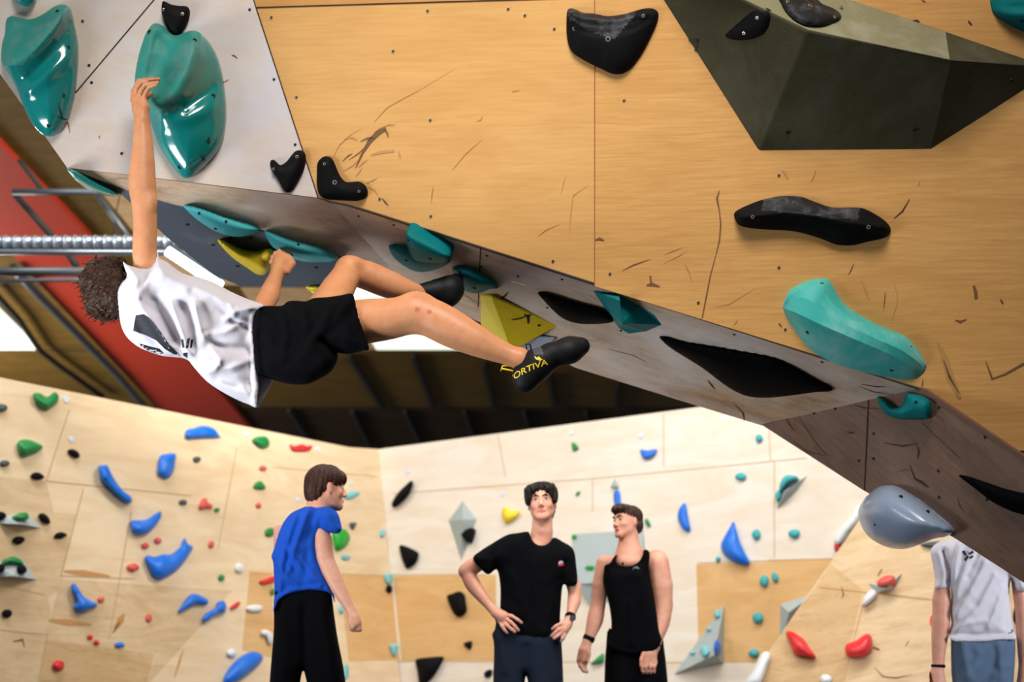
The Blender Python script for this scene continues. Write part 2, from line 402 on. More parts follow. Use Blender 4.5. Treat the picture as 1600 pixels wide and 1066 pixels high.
# ------------------------------------------------------------------ roof of the hall
d1 = ray(964, 1400).normalized()
R0 = at(660, 637, 22.0)
PR = Plane(R0, R0 + d1, R0 + Vector((1, -0.02, 0)), (1, -0.02, 0))
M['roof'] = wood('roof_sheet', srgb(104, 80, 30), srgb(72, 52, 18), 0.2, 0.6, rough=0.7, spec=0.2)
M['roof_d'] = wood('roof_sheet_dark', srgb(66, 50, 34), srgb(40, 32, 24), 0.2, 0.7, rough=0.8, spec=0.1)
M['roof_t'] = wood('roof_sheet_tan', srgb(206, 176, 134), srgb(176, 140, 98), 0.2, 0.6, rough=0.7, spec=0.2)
M['purlin'] = mat('purlin_paint', srgb(24, 23, 22), 0.8)
M['skylight'] = mat('skylight_panel', (0.9, 0.95, 0.85, 1), 0.4, emis=(0.93, 1.0, 0.80, 1), estr=1.0)
M['red_steel'] = wood('red_lead_paint', srgb(176, 52, 30), srgb(124, 34, 22), 0.2, 0.7, rough=0.55)
M['red_dark'] = mat('red_beam_flange', srgb(84, 26, 22), 0.6)
M['pipe'] = mat('grey_conduit', srgb(80, 86, 92), 0.45, metal=0.5)
M['galv'] = mat('galvanised_tray', srgb(150, 160, 172), 0.3, metal=0.7)
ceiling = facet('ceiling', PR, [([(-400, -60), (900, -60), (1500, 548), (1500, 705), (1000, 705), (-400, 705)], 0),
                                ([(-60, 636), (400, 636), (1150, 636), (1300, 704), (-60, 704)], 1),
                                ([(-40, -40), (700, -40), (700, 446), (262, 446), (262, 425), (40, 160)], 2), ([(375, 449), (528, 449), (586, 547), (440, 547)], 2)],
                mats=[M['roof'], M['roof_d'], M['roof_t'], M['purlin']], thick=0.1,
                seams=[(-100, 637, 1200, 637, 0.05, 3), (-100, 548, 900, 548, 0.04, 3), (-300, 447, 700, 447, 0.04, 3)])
for k, (x0, y0, x1, y1) in enumerate([(645, 552, 677, 635), (755, 565, 772, 635), (857, 582, 867, 634), (964, 597, 964, 636), (545, 552, 598, 635), (451, 637, 485, 688), (550, 640, 578, 696), (632, 639, 657, 692), (725, 640, 740, 682), (818, 640, 826, 668), (914, 640, 917, 656)]):
    dirv = (PR.at(x1, y1) - PR.at(x0, y0)); a = PR.at(x0, y0); b = PR.at(x1, y1); w = PR.n.cross(dirv.normalized()) * 0.028
    vs = [a - w, b - w, b + w, a + w]; vs = vs + [v + PR.n * 0.08 for v in vs]
    pydata('trim_%d' % (k + 1), vs, [(0, 1, 2, 3), (4, 5, 6, 7), (0, 1, 5, 4), (1, 2, 6, 5), (2, 3, 7, 6), (3, 0, 4, 7)], M['purlin'])['kind'] = 'structure'


def bar(name, a, b, w, h, m, up=(0, 0, 1), parent=None):
    a, b = Vector(a), Vector(b); d = (b - a).normalized(); s = d.cross(Vector(up)).normalized(); t = s.cross(d)
    vs = [p + s * (i * w / 2) + t * (j * h / 2) for p in (a, b) for i, j in ((-1, -1), (1, -1), (1, 1), (-1, 1))]
    return pydata(name, vs, [(0, 1, 2, 3), (7, 6, 5, 4), (0, 4, 5, 1), (1, 5, 6, 2), (2, 6, 7, 3), (3, 7, 4, 0)], m, parent)


def slab_on_roof(name, pix, h0, h1, mats, nface=None):
    lo = [PR.at(x, y, h1) for x, y in pix]; hi = [p - PR.n * (h1 - h0) for p in lo]; n = len(lo)
    return pydata(name, lo + hi, [list(range(n)), list(range(2 * n - 1, n - 1, -1))] + [(i, (i + 1) % n, (i + 1) % n + n, i + n) for i in range(n)], mats)


# skylights let into the roof
for i, pix in enumerate(([(-120, 455), (-30, 455), (62, 547), (-120, 547)], [(530, 449), (700, 449), (728, 547), (588, 547)])):
    o = slab_on_roof('window_%d' % (i + 1), pix, -0.02, 0.03, M['skylight']); o['kind'] = 'structure'
# the red painted rafter, running down the slope beside the lamp
rb = slab_on_roof('red_steel_beam', [(17, 396), (240, 632), (288, 684), (402, 684), (374, 650), (256, 512), (132, 362), (62, 290), (-10, 215), (-120, 110), (-160, 250)], 0.0, 0.07, M['red_steel'])
tag(rb, 'broad red painted steel rafter running down the hall roof behind the climber', 'beam')

floor = pydata('floor', [(-14, -8, 0), (14, -8, 0), (14, 26, 0), (-14, 26, 0), (-14, -8, -0.3), (14, -8, -0.3), (14, 26, -0.3), (-14, 26, -0.3)],
               [(0, 1, 2, 3), (7, 6, 5, 4), (0, 4, 5, 1), (1, 5, 6, 2), (2, 6, 7, 3), (3, 7, 4, 0)], M['mat_floor'])
floor['kind'] = 'structure'


M['lamp_on'] = mat('lit_tube', (0.9, 0.95, 1, 1), 0.4, emis=(0.86, 0.95, 1.0, 1), estr=5.0)


def tube(name, pts, rs, m, parent=None, K=12, cap=True):
    vs, fs = [], []; pts = [Vector(p) for p in pts]; n = len(pts); up = Vector((0.13, 0.31, 0.94))
    for i, p in enumerate(pts):
        d = (pts[min(i + 1, n - 1)] - pts[max(i - 1, 0)]).normalized(); s = d.cross(up).normalized(); t = s.cross(d)
        r = rs[i] if isinstance(rs, (list, tuple)) else rs
        for k in range(K):
            a = 2 * math.pi * k / K; vs.append(p + (s * math.cos(a) + t * math.sin(a)) * r)
    for i in range(n - 1):
        for k in range(K): fs.append((i * K + k, i * K + (k + 1) % K, (i + 1) * K + (k + 1) % K, (i + 1) * K + k))
    if cap: fs += [tuple(range(K - 1, -1, -1)), tuple(range((n - 1) * K, n * K))]
    return pydata(name, vs, fs, m, parent, True)


# ribbed duct, pipes and the strip light up in the roof
a, b = at(-60, 382, 10.4), at(500, 379, 10.4)
P_, R_r = [], []
N = int((b - a).length / 0.0745)
for i in range(N):
    for f, r in ((0.0, 0.060), (0.34, 0.060), (0.38, 0.068), (0.50, 0.068), (0.54, 0.060)):
        P_.append(a + (b - a) * ((i + f) / N)); R_r.append(r)
tag(tube('ribbed_duct', P_, R_r, M['galv'], K=16), 'shiny ribbed metal duct running level behind the climber head', 'duct')
tag(tube('rail_pipe', [at(-60, 394, 10.3), at(500, 396, 10.3)], 0.022, M['galv']), 'thin bright metal rail just under the ribbed duct', 'pipe')
tag(tube('steel_pipe', [at(-60, 425, 11.0), at(170, 424, 11.0)], 0.035, M['pipe']), 'dark grey steel pipe ending behind the climber hair', 'pipe')
tag(tube('steel_pipe', [at(-60, 440, 12.5), at(170, 436, 12.5)], 0.02, M['pipe']), 'thinner dark pipe just below the grey steel one at left', 'pipe')
tag(tube('steel_purlin', [at(20, 300, 12.0), at(205, 300, 12.0)], 0.030, M['pipe']), 'level dark purlin below the corner of the pale facet', 'purlin')
tag(tube('roof_brace', [at(22, 303, 12.2), at(84, 372, 12.2)], 0.030, M['purlin']), 'dark diagonal brace crossing the red rafter above the duct', 'brace')
tag(tube('roof_brace', [at(30, 250, 12.2), at(67, 298, 12.2)], 0.022, M['purlin']), 'short dark diagonal brace above the level purlin', 'brace')
tag(tube('roof_brace', [at(150, 301, 12.2), at(200, 370, 12.2)], 0.026, M['pipe']), 'grey green diagonal brace just left of the raised arm', 'brace')
tag(tube('roof_brace', [at(104, 394, 12.2), at(120, 416, 12.2)], 0.030, M['purlin']), 'short dark brace between duct and pipe left of the hair', 'brace')
tag(tube('hanging_cable', [at(188, 301, 12.2), at(182, 330, 12.2), at(177, 370, 12.2)], 0.006, M['purlin']), 'thin cable hanging down to the ribbed duct', 'cable')
tag(tube('edge_pipe', [PR.at(x, y, 0.13) for x, y in ((20, 418), (60, 461), (130, 532), (185, 588), (224, 634), (260, 672))], 0.05, M['pipe']), 'grey conduit following the lower left edge of the red rafter', 'conduit')
tag(tube('roof_cable', [PR.at(x, y, 0.1) for x, y in ((-20, 445), (30, 500), (62, 548), (90, 570), (160, 620))], 0.04, M['purlin']), 'dark cable line crossing the olive roof sheets at far left', 'cable')
la, lb = at(262, 392, 9.0), at(345, 447, 9.0)
sl = empty('strip_light', (la + lb) / 2); tag(sl, 'lit white strip light beyond the climber shoulder beside the slate return', 'lamp')
keep(bar('housing', la + Vector((0, 0.03, 0.04)), lb + Vector((0, 0.03, 0.04)), 0.09, 0.04, M['galv']), sl)
keep(tube('tube', [la, lb], 0.034, M['lamp_on']), sl)

for q, yy in ((0.12, 0), (0.88, 0)):
    w0 = la.lerp(lb, q) + Vector((0, 0.03, 0.05)); keep(tube('suspension_wire', [w0, w0 + Vector((0, 0, 2.4))], 0.004, M['purlin'], K=6), sl)
# ------------------------------------------------------------------ climbing holds
M['teal'] = resin('teal_resin', srgb(22, 128, 128), 0.42, 0.35, (0.42, 0.60, 0.58, 1), 5.0)
M['teal_g'] = resin('glossy_teal_resin', srgb(14, 122, 118), 0.16, 0.0, grain=0.0, coat=0.5)
M['teal_m'] = resin('matte_chalked_teal', srgb(36, 134, 122), 0.62, 0.7, (0.17, 0.24, 0.22, 1), 7.0, 0.6)
M['aqua'] = resin('aqua_resin', srgb(64, 186, 176), 0.5, 0.35, (0.62, 0.80, 0.78, 1), 5.0)
M['teal_d'] = resin('deep_teal_resin', srgb(4, 112, 116), 0.55, 0.1, (0.05, 0.3, 0.3, 1), 6.0, spec=0.12)
M['black'] = resin('black_resin', srgb(9, 9, 11), 0.7, 0.15, (0.02, 0.02, 0.024, 1), 9.0, 0.5, spec=0.12)
M['black_c'] = resin('chalked_black_resin', srgb(16, 17, 20), 0.6, 0.9, (0.09, 0.095, 0.11, 1), 12.0, 0.6, spec=0.3)
M['black_g'] = resin('smooth_black_resin', srgb(6, 7, 10), 0.7, 0.0, grain=0.0, spec=0.04)
M['yellow'] = resin('mustard_resin', srgb(208, 176, 12), 0.5, 0.4, (0.30, 0.22, 0.02, 1), 8.0)
M['yellow_g'] = resin('yellow_gloss', srgb(204, 184, 10), 0.25, 0.0, grain=0.0)
M['bluegrey'] = resin('blue_grey_gloss', srgb(150, 166, 190), 0.3, 0.0, grain=0.0, coat=0.25, spec=0.35)
M['olive'] = resin('olive_grit_coating', srgb(66, 63, 42), 0.85, 0.15, (0.30, 0.28, 0.2, 1), 2.5, 1.0, spec=0.25)
M['olive_t'] = resin('olive_coating_lit_top', srgb(128, 122, 92), 0.8, 0.5, (0.42, 0.40, 0.32, 1), 3.0, 1.0, spec=0.25)  # lighter copy of the olive coating; top light painted into the colour
M['blue'] = resin('blue_resin', srgb(0, 112, 224), 0.4, 0.15, (0.3, 0.5, 0.8, 1), 5.0)
M['green'] = resin('green_resin', srgb(0, 132, 62), 0.45, 0.1, (0.2, 0.5, 0.3, 1), 5.0)
M['green_b'] = resin('bright_green_resin', srgb(0, 160, 32), 0.4, 0.1, (0.2, 0.6, 0.3, 1), 5.0)
M['coral'] = resin('coral_resin', srgb(226, 82, 76), 0.5, 0.2, (0.8, 0.4, 0.4, 1), 5.0)
M['red'] = resin('red_resin', srgb(224, 30, 38), 0.4, 0.15, (0.8, 0.3, 0.3, 1), 5.0)
M['ltblue'] = resin('pale_turquoise_resin', srgb(120, 196, 206), 0.5, 0.15, (0.6, 0.8, 0.85, 1), 5.0)
M['tealb'] = resin('mid_turquoise_resin', srgb(64, 170, 178), 0.5, 0.15, (0.3, 0.6, 0.62, 1), 5.0, spec=0.25)
M['white'] = resin('white_resin', srgb(226, 230, 232), 0.5, 0.1, grain=0.1)
M['greyv'] = resin('grey_volume_coating', srgb(168, 180, 180), 0.7, 0.1, grain=0.4)
M['dgreyh'] = resin('dark_slate_resin', srgb(52, 74, 80), 0.6, 0.1, grain=0.3)
M['yel_b'] = resin('lemon_resin', srgb(244, 214, 20), 0.5, 0.1, grain=0.1)
M['bolt'] = mat('zinc_bolt', srgb(176, 172, 160), 0.35, metal=0.8)
M['hole'] = mat('dark_socket', srgb(14, 18, 18), 0.8)


def smooth_loop(pts, n=3):
    """closed Catmull-Rom through the traced points"""
    out = []; N = len(pts)
    for i in range(N):
        p0, p1, p2, p3 = [np.array(pts[(i + k) % N], float) for k in (-1, 0, 1, 2)]
        for j in range(n):
            t = j / n
            out.append(tuple(0.5 * (2 * p1 + (p2 - p0) * t + (2 * p0 - 5 * p1 + 4 * p2 - p3) * t * t + (3 * p1 - p0 - 3 * p2 + p3) * t ** 3)))
    return out


def seg_dist(P, A, B):
    """distance of points P (n,2) to segments A-B (m,2): returns min (n,)"""
    d = B - A; L = (d ** 2).sum(1) + 1e-9
    t = np.clip(((P[:, None] - A[None]) * d[None]).sum(2) / L[None], 0, 1)
    q = A[None] + t[..., None] * d[None]
    return np.sqrt(((P[:, None] - q) ** 2).sum(2)).min(1)


def inside(P, poly):
    x, y = P[:, 0], P[:, 1]; r = np.zeros(len(P), bool); n = len(poly)
    for i in range(n):
        x1, y1 = poly[i]; x2, y2 = poly[(i + 1) % n]
        if y1 == y2: continue
        c = ((y1 > y) != (y2 > y)) & (x < (x2 - x1) * (y - y1) / (y2 - y1) + x1)
        r ^= c
    return r


HOLDS = []


def hold(pl, outline, H, m, label, ridges=(), res=None, bolts=(), regions=(), name='climbing_hold', cat='climbing hold', group=None, pw=2.0, sm=3, parent=None, lift=0.0, edge=1.0):
    """a domed shape whose outline lies on the wall plane; ridges: (pixel polyline, height m, width px)"""
    loop = smooth_loop(outline, sm) if sm > 1 else list(outline)
    L2 = np.array(loop)
    size = max(L2[:, 0].max() - L2[:, 0].min(), L2[:, 1].max() - L2[:, 1].min())
    small = min(L2[:, 0].max() - L2[:, 0].min(), L2[:, 1].max() - L2[:, 1].min())
    step = res or max(size / 26, small / 9, 0.8)
    A, B = L2, np.roll(L2, -1, 0)
    xs = np.arange(L2[:, 0].min(), L2[:, 0].max(), step); ys = np.arange(L2[:, 1].min(), L2[:, 1].max(), step)
    G = np.array([(x + (step / 2 if j % 2 else 0), y) for j, y in enumerate(ys) for x in xs])
    nrm = np.stack([(np.roll(L2, -1, 0) - np.roll(L2, 1, 0))[:, 1], -(np.roll(L2, -1, 0) - np.roll(L2, 1, 0))[:, 0]], 1)
    nrm /= np.linalg.norm(nrm, axis=1)[:, None] + 1e-9
    area2 = (A[:, 0] * B[:, 1] - B[:, 0] * A[:, 1]).sum()
    if area2 > 0: nrm = -nrm
    ins = [G]
    for f in (0.12, 0.38):
        ins.append(L2 + nrm * (step * f))
    Q = []; D = []
    for k, g in enumerate(ins):
        g = g[inside(g, loop)]
        if not len(g): continue
        d = seg_dist(g, A, B)
        lim = step * (0.75 if k == 0 else (0.10, 0.33)[k - 1])
        Q.append(g[d > lim]); D.append(d[d > lim])
    Q = np.concatenate(Q) if Q else np.zeros((0, 2)); D = np.concatenate(D) if D else np.zeros(0)
    dmax = max(D.max(), 1e-3)

    def height(P, d):
        t = np.clip(d / (dmax * edge), 0, 1)
        h = H * (1 - (1 - t) ** pw) ** (1 / pw)
        for pl_, amp, w in ridges:
            R = np.array(pl_, float); rd = seg_dist(P, R[:-1], R[1:])
            h = h + amp * np.exp(-(rd / w) ** 2) * np.clip(t * 3.5, 0, 1)
        return np.maximum(h, 0.0)
    hq = height(Q, D) if len(Q) else np.zeros(0)
    allp = [Vector(p) for p in np.concatenate([L2, Q])]
    hs = np.concatenate([np.zeros(len(L2)), hq])
    n = len(L2)
    v2, _, tris, _, _, _ = delaunay_2d_cdt(allp, [(i, (i + 1) % n) for i in range(n)], [], 1, 1e-5)
    if len(v2) != len(allp):
        P2 = np.array([tuple(v) for v in v2]); o_ = np.array([tuple(v) for v in allp])
        hs = np.array([hs[((o_ - p) ** 2).sum(1).argmin()] for p in P2])
    vs = [pl.at(v[0], v[1], float(h) + lift) for v, h in zip(v2, hs)]
    fs = [tuple(t) for t in tris]
    # skirt let slightly into the board
    bn = len(vs)
    for i in range(n): vs.append(vs[i] - pl.n * (0.004 + lift))
    fs += [(i, (i + 1) % n, (i + 1) % n + bn, i + bn) for i in range(n)]
    fs += [tuple(range(bn, bn + n))]
    mats = m if isinstance(m, list) else [m]
    me = bpy.data.meshes.new(name); 
    c = sum((Vector(v) for v in vs[:n]), Vector()) / n
    me.from_pydata([tuple(v - c) for v in vs], [], fs); me.update()
    bm = bmesh.new(); bm.from_mesh(me); bmesh.ops.recalc_face_normals(bm, faces=bm.faces); bm.to_mesh(me); bm.free()
    o = link(name, me, mats, parent, True); o.location = c - (parent.location if parent else Vector())
    if regions:
        C2 = np.array([tuple((Vector(v2[t[0]]) + Vector(v2[t[1]]) + Vector(v2[t[2]])) / 3) for t in tris])
        mi = np.zeros(len(me.polygons), dtype=np.int32)
        for poly, slot in regions: mi[:len(C2)][inside(C2, poly)] = slot
        me.polygons.foreach_set('material_index', mi)
    if parent is None: tag(o, label, cat, group)
    for b in bolts:
        bx, by, r = b[:3]
        d = seg_dist(np.array([[bx, by]], float), A, B)
        h = float(height(np.array([[bx, by]], float), d)[0]) + lift
        bolt(o, pl, bx, by, h, r, dark=(len(b) > 3))
    return o


def bolt(par, pl, bx, by, h, r, dark=False):
    p = pl.at(bx, by, h + 0.0015); n = pl.n; u = pl.u; v = n.cross(u)
    vs, fs, mi = [], [], []
    K = 12
    for rr, dz in ((r, -0.006), (r, 0.001), (r * 0.55, 0.0014), (r * 0.5, -0.0015)):
        for k in range(K):
            a = 2 * math.pi * k / K; vs.append(p + (u * math.cos(a) + v * math.sin(a)) * rr + n * dz)
    for j in range(3):
        for k in range(K):
            fs.append((j * K + k, j * K + (k + 1) % K, (j + 1) * K + (k + 1) % K, (j + 1) * K + k)); mi.append(0 if j < 2 else 1)
    fs.append(tuple(range(3 * K, 4 * K))); mi.append(1)
    q = par.location + (par.parent.location if par.parent else Vector())
    o = pydata('bolt', [Vector(x) - q for x in vs], fs, [M['hole'] if dark else M['bolt'], M['hole']], par, False, mi)
    if dark: o.name = 'bolt_hole'
    return o


def loft(pl, rows, m, label, name='climbing_hold', sub=3, bolts=(), cat='climbing hold', sharp=True):
    """rows of (px,py,h); crisp along every row, smooth along its length"""
    R = []
    for r in rows:
        out = []; N = len(r)
        for i in range(N - 1):
            q = [np.array(r[max(0, min(N - 1, i + k))], float) for k in (-1, 0, 1, 2)]
            for j in range(sub):
                t = j / sub
                out.append(0.5 * (2 * q[1] + (q[2] - q[0]) * t + (2 * q[0] - 5 * q[1] + 4 * q[2] - q[3]) * t * t + (3 * q[1] - q[0] - 3 * q[2] + q[3]) * t ** 3))
        out.append(np.array(r[-1], float)); R.append(out)
    vs, fs = [], []; w = len(R[0])
    for r in R:
        for x, y, h in r: vs.append(pl.at(x, y, max(h, 0)))
    for j in range(len(R) - 1):
        for i in range(w - 1): fs.append((j * w + i, j * w + i + 1, (j + 1) * w + i + 1, (j + 1) * w + i))
    c = sum(vs, Vector()) / len(vs)
    me = bpy.data.meshes.new(name); me.from_pydata([tuple(v - c) for v in vs], [], fs); me.update()
    bm = bmesh.new(); bm.from_mesh(me); bmesh.ops.remove_doubles(bm, verts=bm.verts, dist=0.0006)
    for e in bm.edges:
        if len(e.link_faces) == 2 and e.calc_face_angle(0) > 0.22: e.smooth = False
    bd = [e for e in bm.edges if e.is_boundary]
    g = bmesh.ops.extrude_edge_only(bm, edges=bd); bmesh.ops.translate(bm, verts=[x for x in g['geom'] if isinstance(x, bmesh.types.BMVert)], vec=-pl.n * 0.004)
    bmesh.ops.recalc_face_normals(bm, faces=bm.faces)
    if sum(f.normal.dot(pl.n) * f.calc_area() for f in bm.faces) < 0: bmesh.ops.reverse_faces(bm, faces=bm.faces)
    bm.to_mesh(me); bm.free()
    o = link(name, me, m, None, True); o.location = c; tag(o, label, cat)
    for b in bolts:
        bolt(o, pl, b[0], b[1], b[3], b[2], dark=len(b) > 4)
    return o


def faceted(pl, verts, faces, m, label, name='wall_volume', cat='volume', bevel=0.006, mi=None):
    vs = [pl.at(*v) for v in verts]
    c = sum(vs, Vector()) / len(vs)
    me = bpy.data.meshes.new(name); me.from_pydata([tuple(v - c) for v in vs], [], faces); me.update()
    bm = bmesh.new(); bm.from_mesh(me)
    if mi: 
        bm.faces.ensure_lookup_table()
        for f, k in zip(bm.faces, mi): f.material_index = k
    g = bmesh.ops.extrude_edge_only(bm, edges=[e for e in bm.edges if e.is_boundary])
    bmesh.ops.translate(bm, verts=[x for x in g['geom'] if isinstance(x, bmesh.types.BMVert)], vec=-pl.n * 0.01)
    bmesh.ops.recalc_face_normals(bm, faces=bm.faces)
    if sum(f.normal.dot(pl.n) * f.calc_area() for f in bm.faces) < 0: bmesh.ops.reverse_faces(bm, faces=bm.faces)
    if bevel: bmesh.ops.bevel(bm, geom=[e for e in bm.edges if not e.is_boundary], offset=bevel, segments=2, profile=0.5, affect='EDGES', clamp_overlap=True)
    bm.to_mesh(me); bm.free()
    o = link(name, me, m); o.location = c
    if label: tag(o, label, cat)
    return o


def stroke(parent, pl, pts, ws, m, h=0.002, name='marker_cross'):
    """a drawn mark lying on a surface: pts (px,py), one mesh of several strokes"""
    vs, fs = [], []
    base = parent.location if parent else Vector()
    for line in pts:
        P = [pl.at(x, y, h) - base for x, y in line]; n = len(P); b = len(vs)
        for i, p in enumerate(P):
            d = (P[min(i + 1, n - 1)] - P[max(i - 1, 0)]).normalized(); w = pl.n.cross(d) * ws * (0.35 + 0.65 * math.sin(math.pi * (i + 0.4) / (n - 0.2))) / 2
            vs += [p + w, p - w]
        for i in range(n - 1): fs.append((b + 2 * i, b + 2 * i + 1, b + 2 * i + 3, b + 2 * i + 2))
    return pydata(name, vs, fs, m, parent)


# ---- the two big teal holds the climber is on, and their neighbours
T1 = [(10, 30), (20, 25), (32, 28), (45, 30), (58, 27), (72, 19), (85, 10), (97, 7), (106, 9), (112, 17), (117, 40), (122, 65), (123, 90), (121, 120), (118, 145), (112, 170), (105, 190), (95, 205), (83, 213), (72, 213), (60, 205), (48, 190), (38, 170), (30, 150), (24, 135), (15, 118), (6, 104), (2, 92), (3, 70), (8, 50)]
T1o = hold(PL, T1, 0.10, [M['teal_g'], M['teal_m']], 'large teal shell hold at the far left, beside the one gripped',
     ridges=[([(106, 12), (78, 44), (50, 76), (8, 100)], 0.07, 22), ([(122, 78), (85, 108), (45, 140), (28, 148)], 0.02, 12), ([(108, 40), (75, 88), (50, 116)], -0.02, 10), ([(30, 45), (45, 55), (25, 80)], -0.02, 18)],
     res=2.8, bolts=[(90, 18, 0.008, 1), (107, 74, 0.008, 1), (99, 149, 0.008, 1), (76, 196, 0.008, 1)],
     regions=[([(0, 20), (60, 20), (98, 5), (105, 10), (85, 45), (55, 78), (35, 102), (0, 104)], 1)])
T2 = [(238, 38), (247, 37), (256, 41), (264, 50), (274, 54), (285, 52), (297, 48), (308, 49), (318, 56), (330, 70), (341, 92), (348, 118), (352, 145), (354, 170), (353, 195), (348, 220), (338, 240), (325, 256), (312, 268), (302, 276), (292, 279), (283, 276), (272, 264), (258, 245), (247, 225), (240, 205), (235, 190), (231, 175), (222, 160), (213, 140), (211, 122), (213, 105), (217, 85), (223, 65), (229, 50)]
T2o = hold(PL, T2, 0.12, [M['teal_g'], M['teal_m']], 'large teal double scooped hold gripped by the climber',
           ridges=[([(306, 56), (300, 85), (290, 112), (272, 142), (250, 162), (232, 166)], 0.075, 20), ([(352, 160), (322, 172), (288, 186), (250, 196)], 0.012, 12), ([(345, 125), (318, 148), (290, 168)], -0.016, 9),
                   ([(250, 60), (256, 85), (246, 115)], -0.05, 22)],
           res=2.8, bolts=[(234, 50, 0.009, 1), (304, 63, 0.009, 1), (333, 150, 0.010, 1), (325, 218, 0.010, 1), (281, 261, 0.009, 1)],
           regions=[([(205, 30), (314, 45), (313, 75), (305, 105), (297, 130), (275, 158), (258, 172), (236, 180), (205, 165)], 1)])
hold(PL, [(18, -20), (22, 0), (32, 8), (44, 11), (53, 7), (57, -4), (50, -30), (30, -35)], 0.07, M['teal_g'], 'glossy teal hold cut off by the top edge at the far left corner', res=4)
hold(PM, [(1549, -10), (1549, 14), (1556, 25), (1575, 38), (1590, 46), (1606, 51), (1630, 50), (1655, 20), (1640, -30), (1580, -40)], 0.08, M['teal_d'], 'dark teal hold cut off by the picture corner above the olive volume', pw=1.2, res=6,
     ridges=[([(1552, 22), (1600, 24), (1640, 20)], 0.03, 8)], bolts=[(1597, 32, 0.008, 1)])
loft(PM, [[(1223, 479, 0), (1227, 466, 0), (1236, 452, 0), (1262, 439, 0), (1288, 435, 0), (1299, 442, 0), (1307, 457, 0), (1325, 480, 0), (1370, 507, 0), (1415, 526, 0), (1437, 550, 0), (1448, 571, 0)],
          [(1223, 480, 0), (1229, 468, .03), (1240, 458, .045), (1264, 447, .055), (1283, 449, .06), (1291, 460, .06), (1303, 476, .065), (1326, 494, .07), (1366, 515, .07), (1408, 532, .06), (1432, 554, .035), (1448, 573, 0)],
          [(1223, 480, 0), (1231, 473, .03), (1242, 466, .05), (1258, 466, .07), (1272, 474, .085), (1286, 486, .09), (1304, 499, .10), (1330, 512, .11), (1368, 529, .11), (1404, 545, .09), (1430, 562, .05), (1447, 576, 0)],
          [(1223, 481, 0), (1231, 484, .03), (1241, 488, .05), (1255, 494, .075), (1269, 501, .09), (1284, 508, .10), (1305, 517, .11), (1335, 530, .115), (1368, 544, .105), (1400, 559, .08), (1424, 574, .045), (1445, 581, 0)],
          [(1224, 484, 0), (1229, 495, 0), (1237, 509, 0), (1248, 526, 0), (1262, 543, 0), (1280, 556, 0), (1305, 568, 0), (1340, 579, 0), (1378, 588, 0), (1412, 593, 0), (1432, 592, 0), (1444, 583, 0)]],
     M['aqua'], 'large light teal faceted crescent hold on the yellow plywood near the lower right lip', sub=3,
     bolts=[(1332, 523, 0.014, 0.105, 1), (1262, 519, 0.008, 0.045, 1), (1284, 444, 0.009, 0.035), (1422, 543, 0.009, 0.035), (1393, 578, 0.008, 0.03, 1)])

# ---- black holds on the near faces
def chalk_reg(*p): return [(list(p), 1)]


hold(PM, [(886, 18), (892, 13), (900, 15), (912, 20), (928, 21), (950, 25), (975, 22), (995, 16), (1010, 13), (1022, 14), (1029, 21), (1027, 35), (1018, 55), (1008, 75), (995, 95), (982, 110), (970, 116), (955, 115), (940, 108), (925, 101), (905, 90), (893, 80), (887, 65), (885, 45)], 0.06, [M['black'], M['black_c']],
     'black wedge hold with a scooped top edge, on the plywood seam at top centre', ridges=[([(890, 22), (930, 29), (960, 31), (1008, 19)], 0.03, 5), ([(895, 46), (940, 53), (990, 45), (1018, 28)], -0.008, 3)], res=4,
     bolts=[(950, 61, 0.012), (897, 45, 0.008), (1005, 25, 0.008)], regions=chalk_reg((885, 10), (1000, 10), (985, 32), (960, 62), (925, 50), (890, 30)))
hold(PM, [(1147, 338), (1150, 330), (1165, 322), (1185, 314), (1205, 309), (1225, 306), (1250, 307), (1270, 314), (1300, 324), (1330, 324), (1350, 326), (1370, 336), (1385, 347), (1392, 358), (1388, 368), (1375, 374), (1355, 378), (1340, 382), (1325, 384), (1305, 382), (1285, 374), (1260, 366), (1235, 361), (1200, 359), (1175, 357), (1155, 352)], 0.055, [M['black'], M['black_c']],
     'long black wavy rail hold with chalky top, below the olive volume', ridges=[([(1155, 340), (1225, 333), (1280, 338), (1320, 347), (1385, 356)], 0.03, 7)], res=4,
     bolts=[(1176, 339, 0.008), (1357, 355, 0.009), (1240, 317, 0.006)], regions=chalk_reg((1195, 300), (1345, 318), (1340, 344), (1290, 340), (1235, 332), (1190, 330)))
hold(PL, [(253, 5), (257, 2), (268, 7), (280, 9), (292, 10), (297, 18), (295, 32), (289, 45), (282, 53), (275, 54), (266, 50), (259, 38), (253, 22)], 0.05, M['black'], 'small black shield hold touching the top of the gripped teal hold', res=3.5, bolts=[(285, 22, 0.007), (256, 15, 0.006)])
hold(PL, [(422, 257), (424, 250), (430, 251), (438, 258), (448, 252), (455, 243), (462, 236), (470, 235), (477, 240), (478, 252), (474, 268), (466, 284), (458, 297), (450, 301), (443, 297), (435, 282), (427, 270)], 0.045, M['black'], 'small black fang hold with a side horn at the right end of the pale facet', res=3.5, bolts=[(464, 245, 0.007), (428, 264, 0.006)])
hold(PM, [(495, 268), (496, 255), (502, 247), (510, 244), (519, 248), (525, 260), (531, 274), (540, 284), (553, 284), (562, 284), (571, 290), (575, 300), (572, 309), (560, 314), (545, 314), (525, 313), (508, 311), (499, 304), (495, 290)], 0.05, M['black'], 'black boomerang hold at the lower left corner of the yellow plywood', res=3.5, bolts=[(507, 256, 0.007), (523, 285, 0.010), (561, 299, 0.006)])

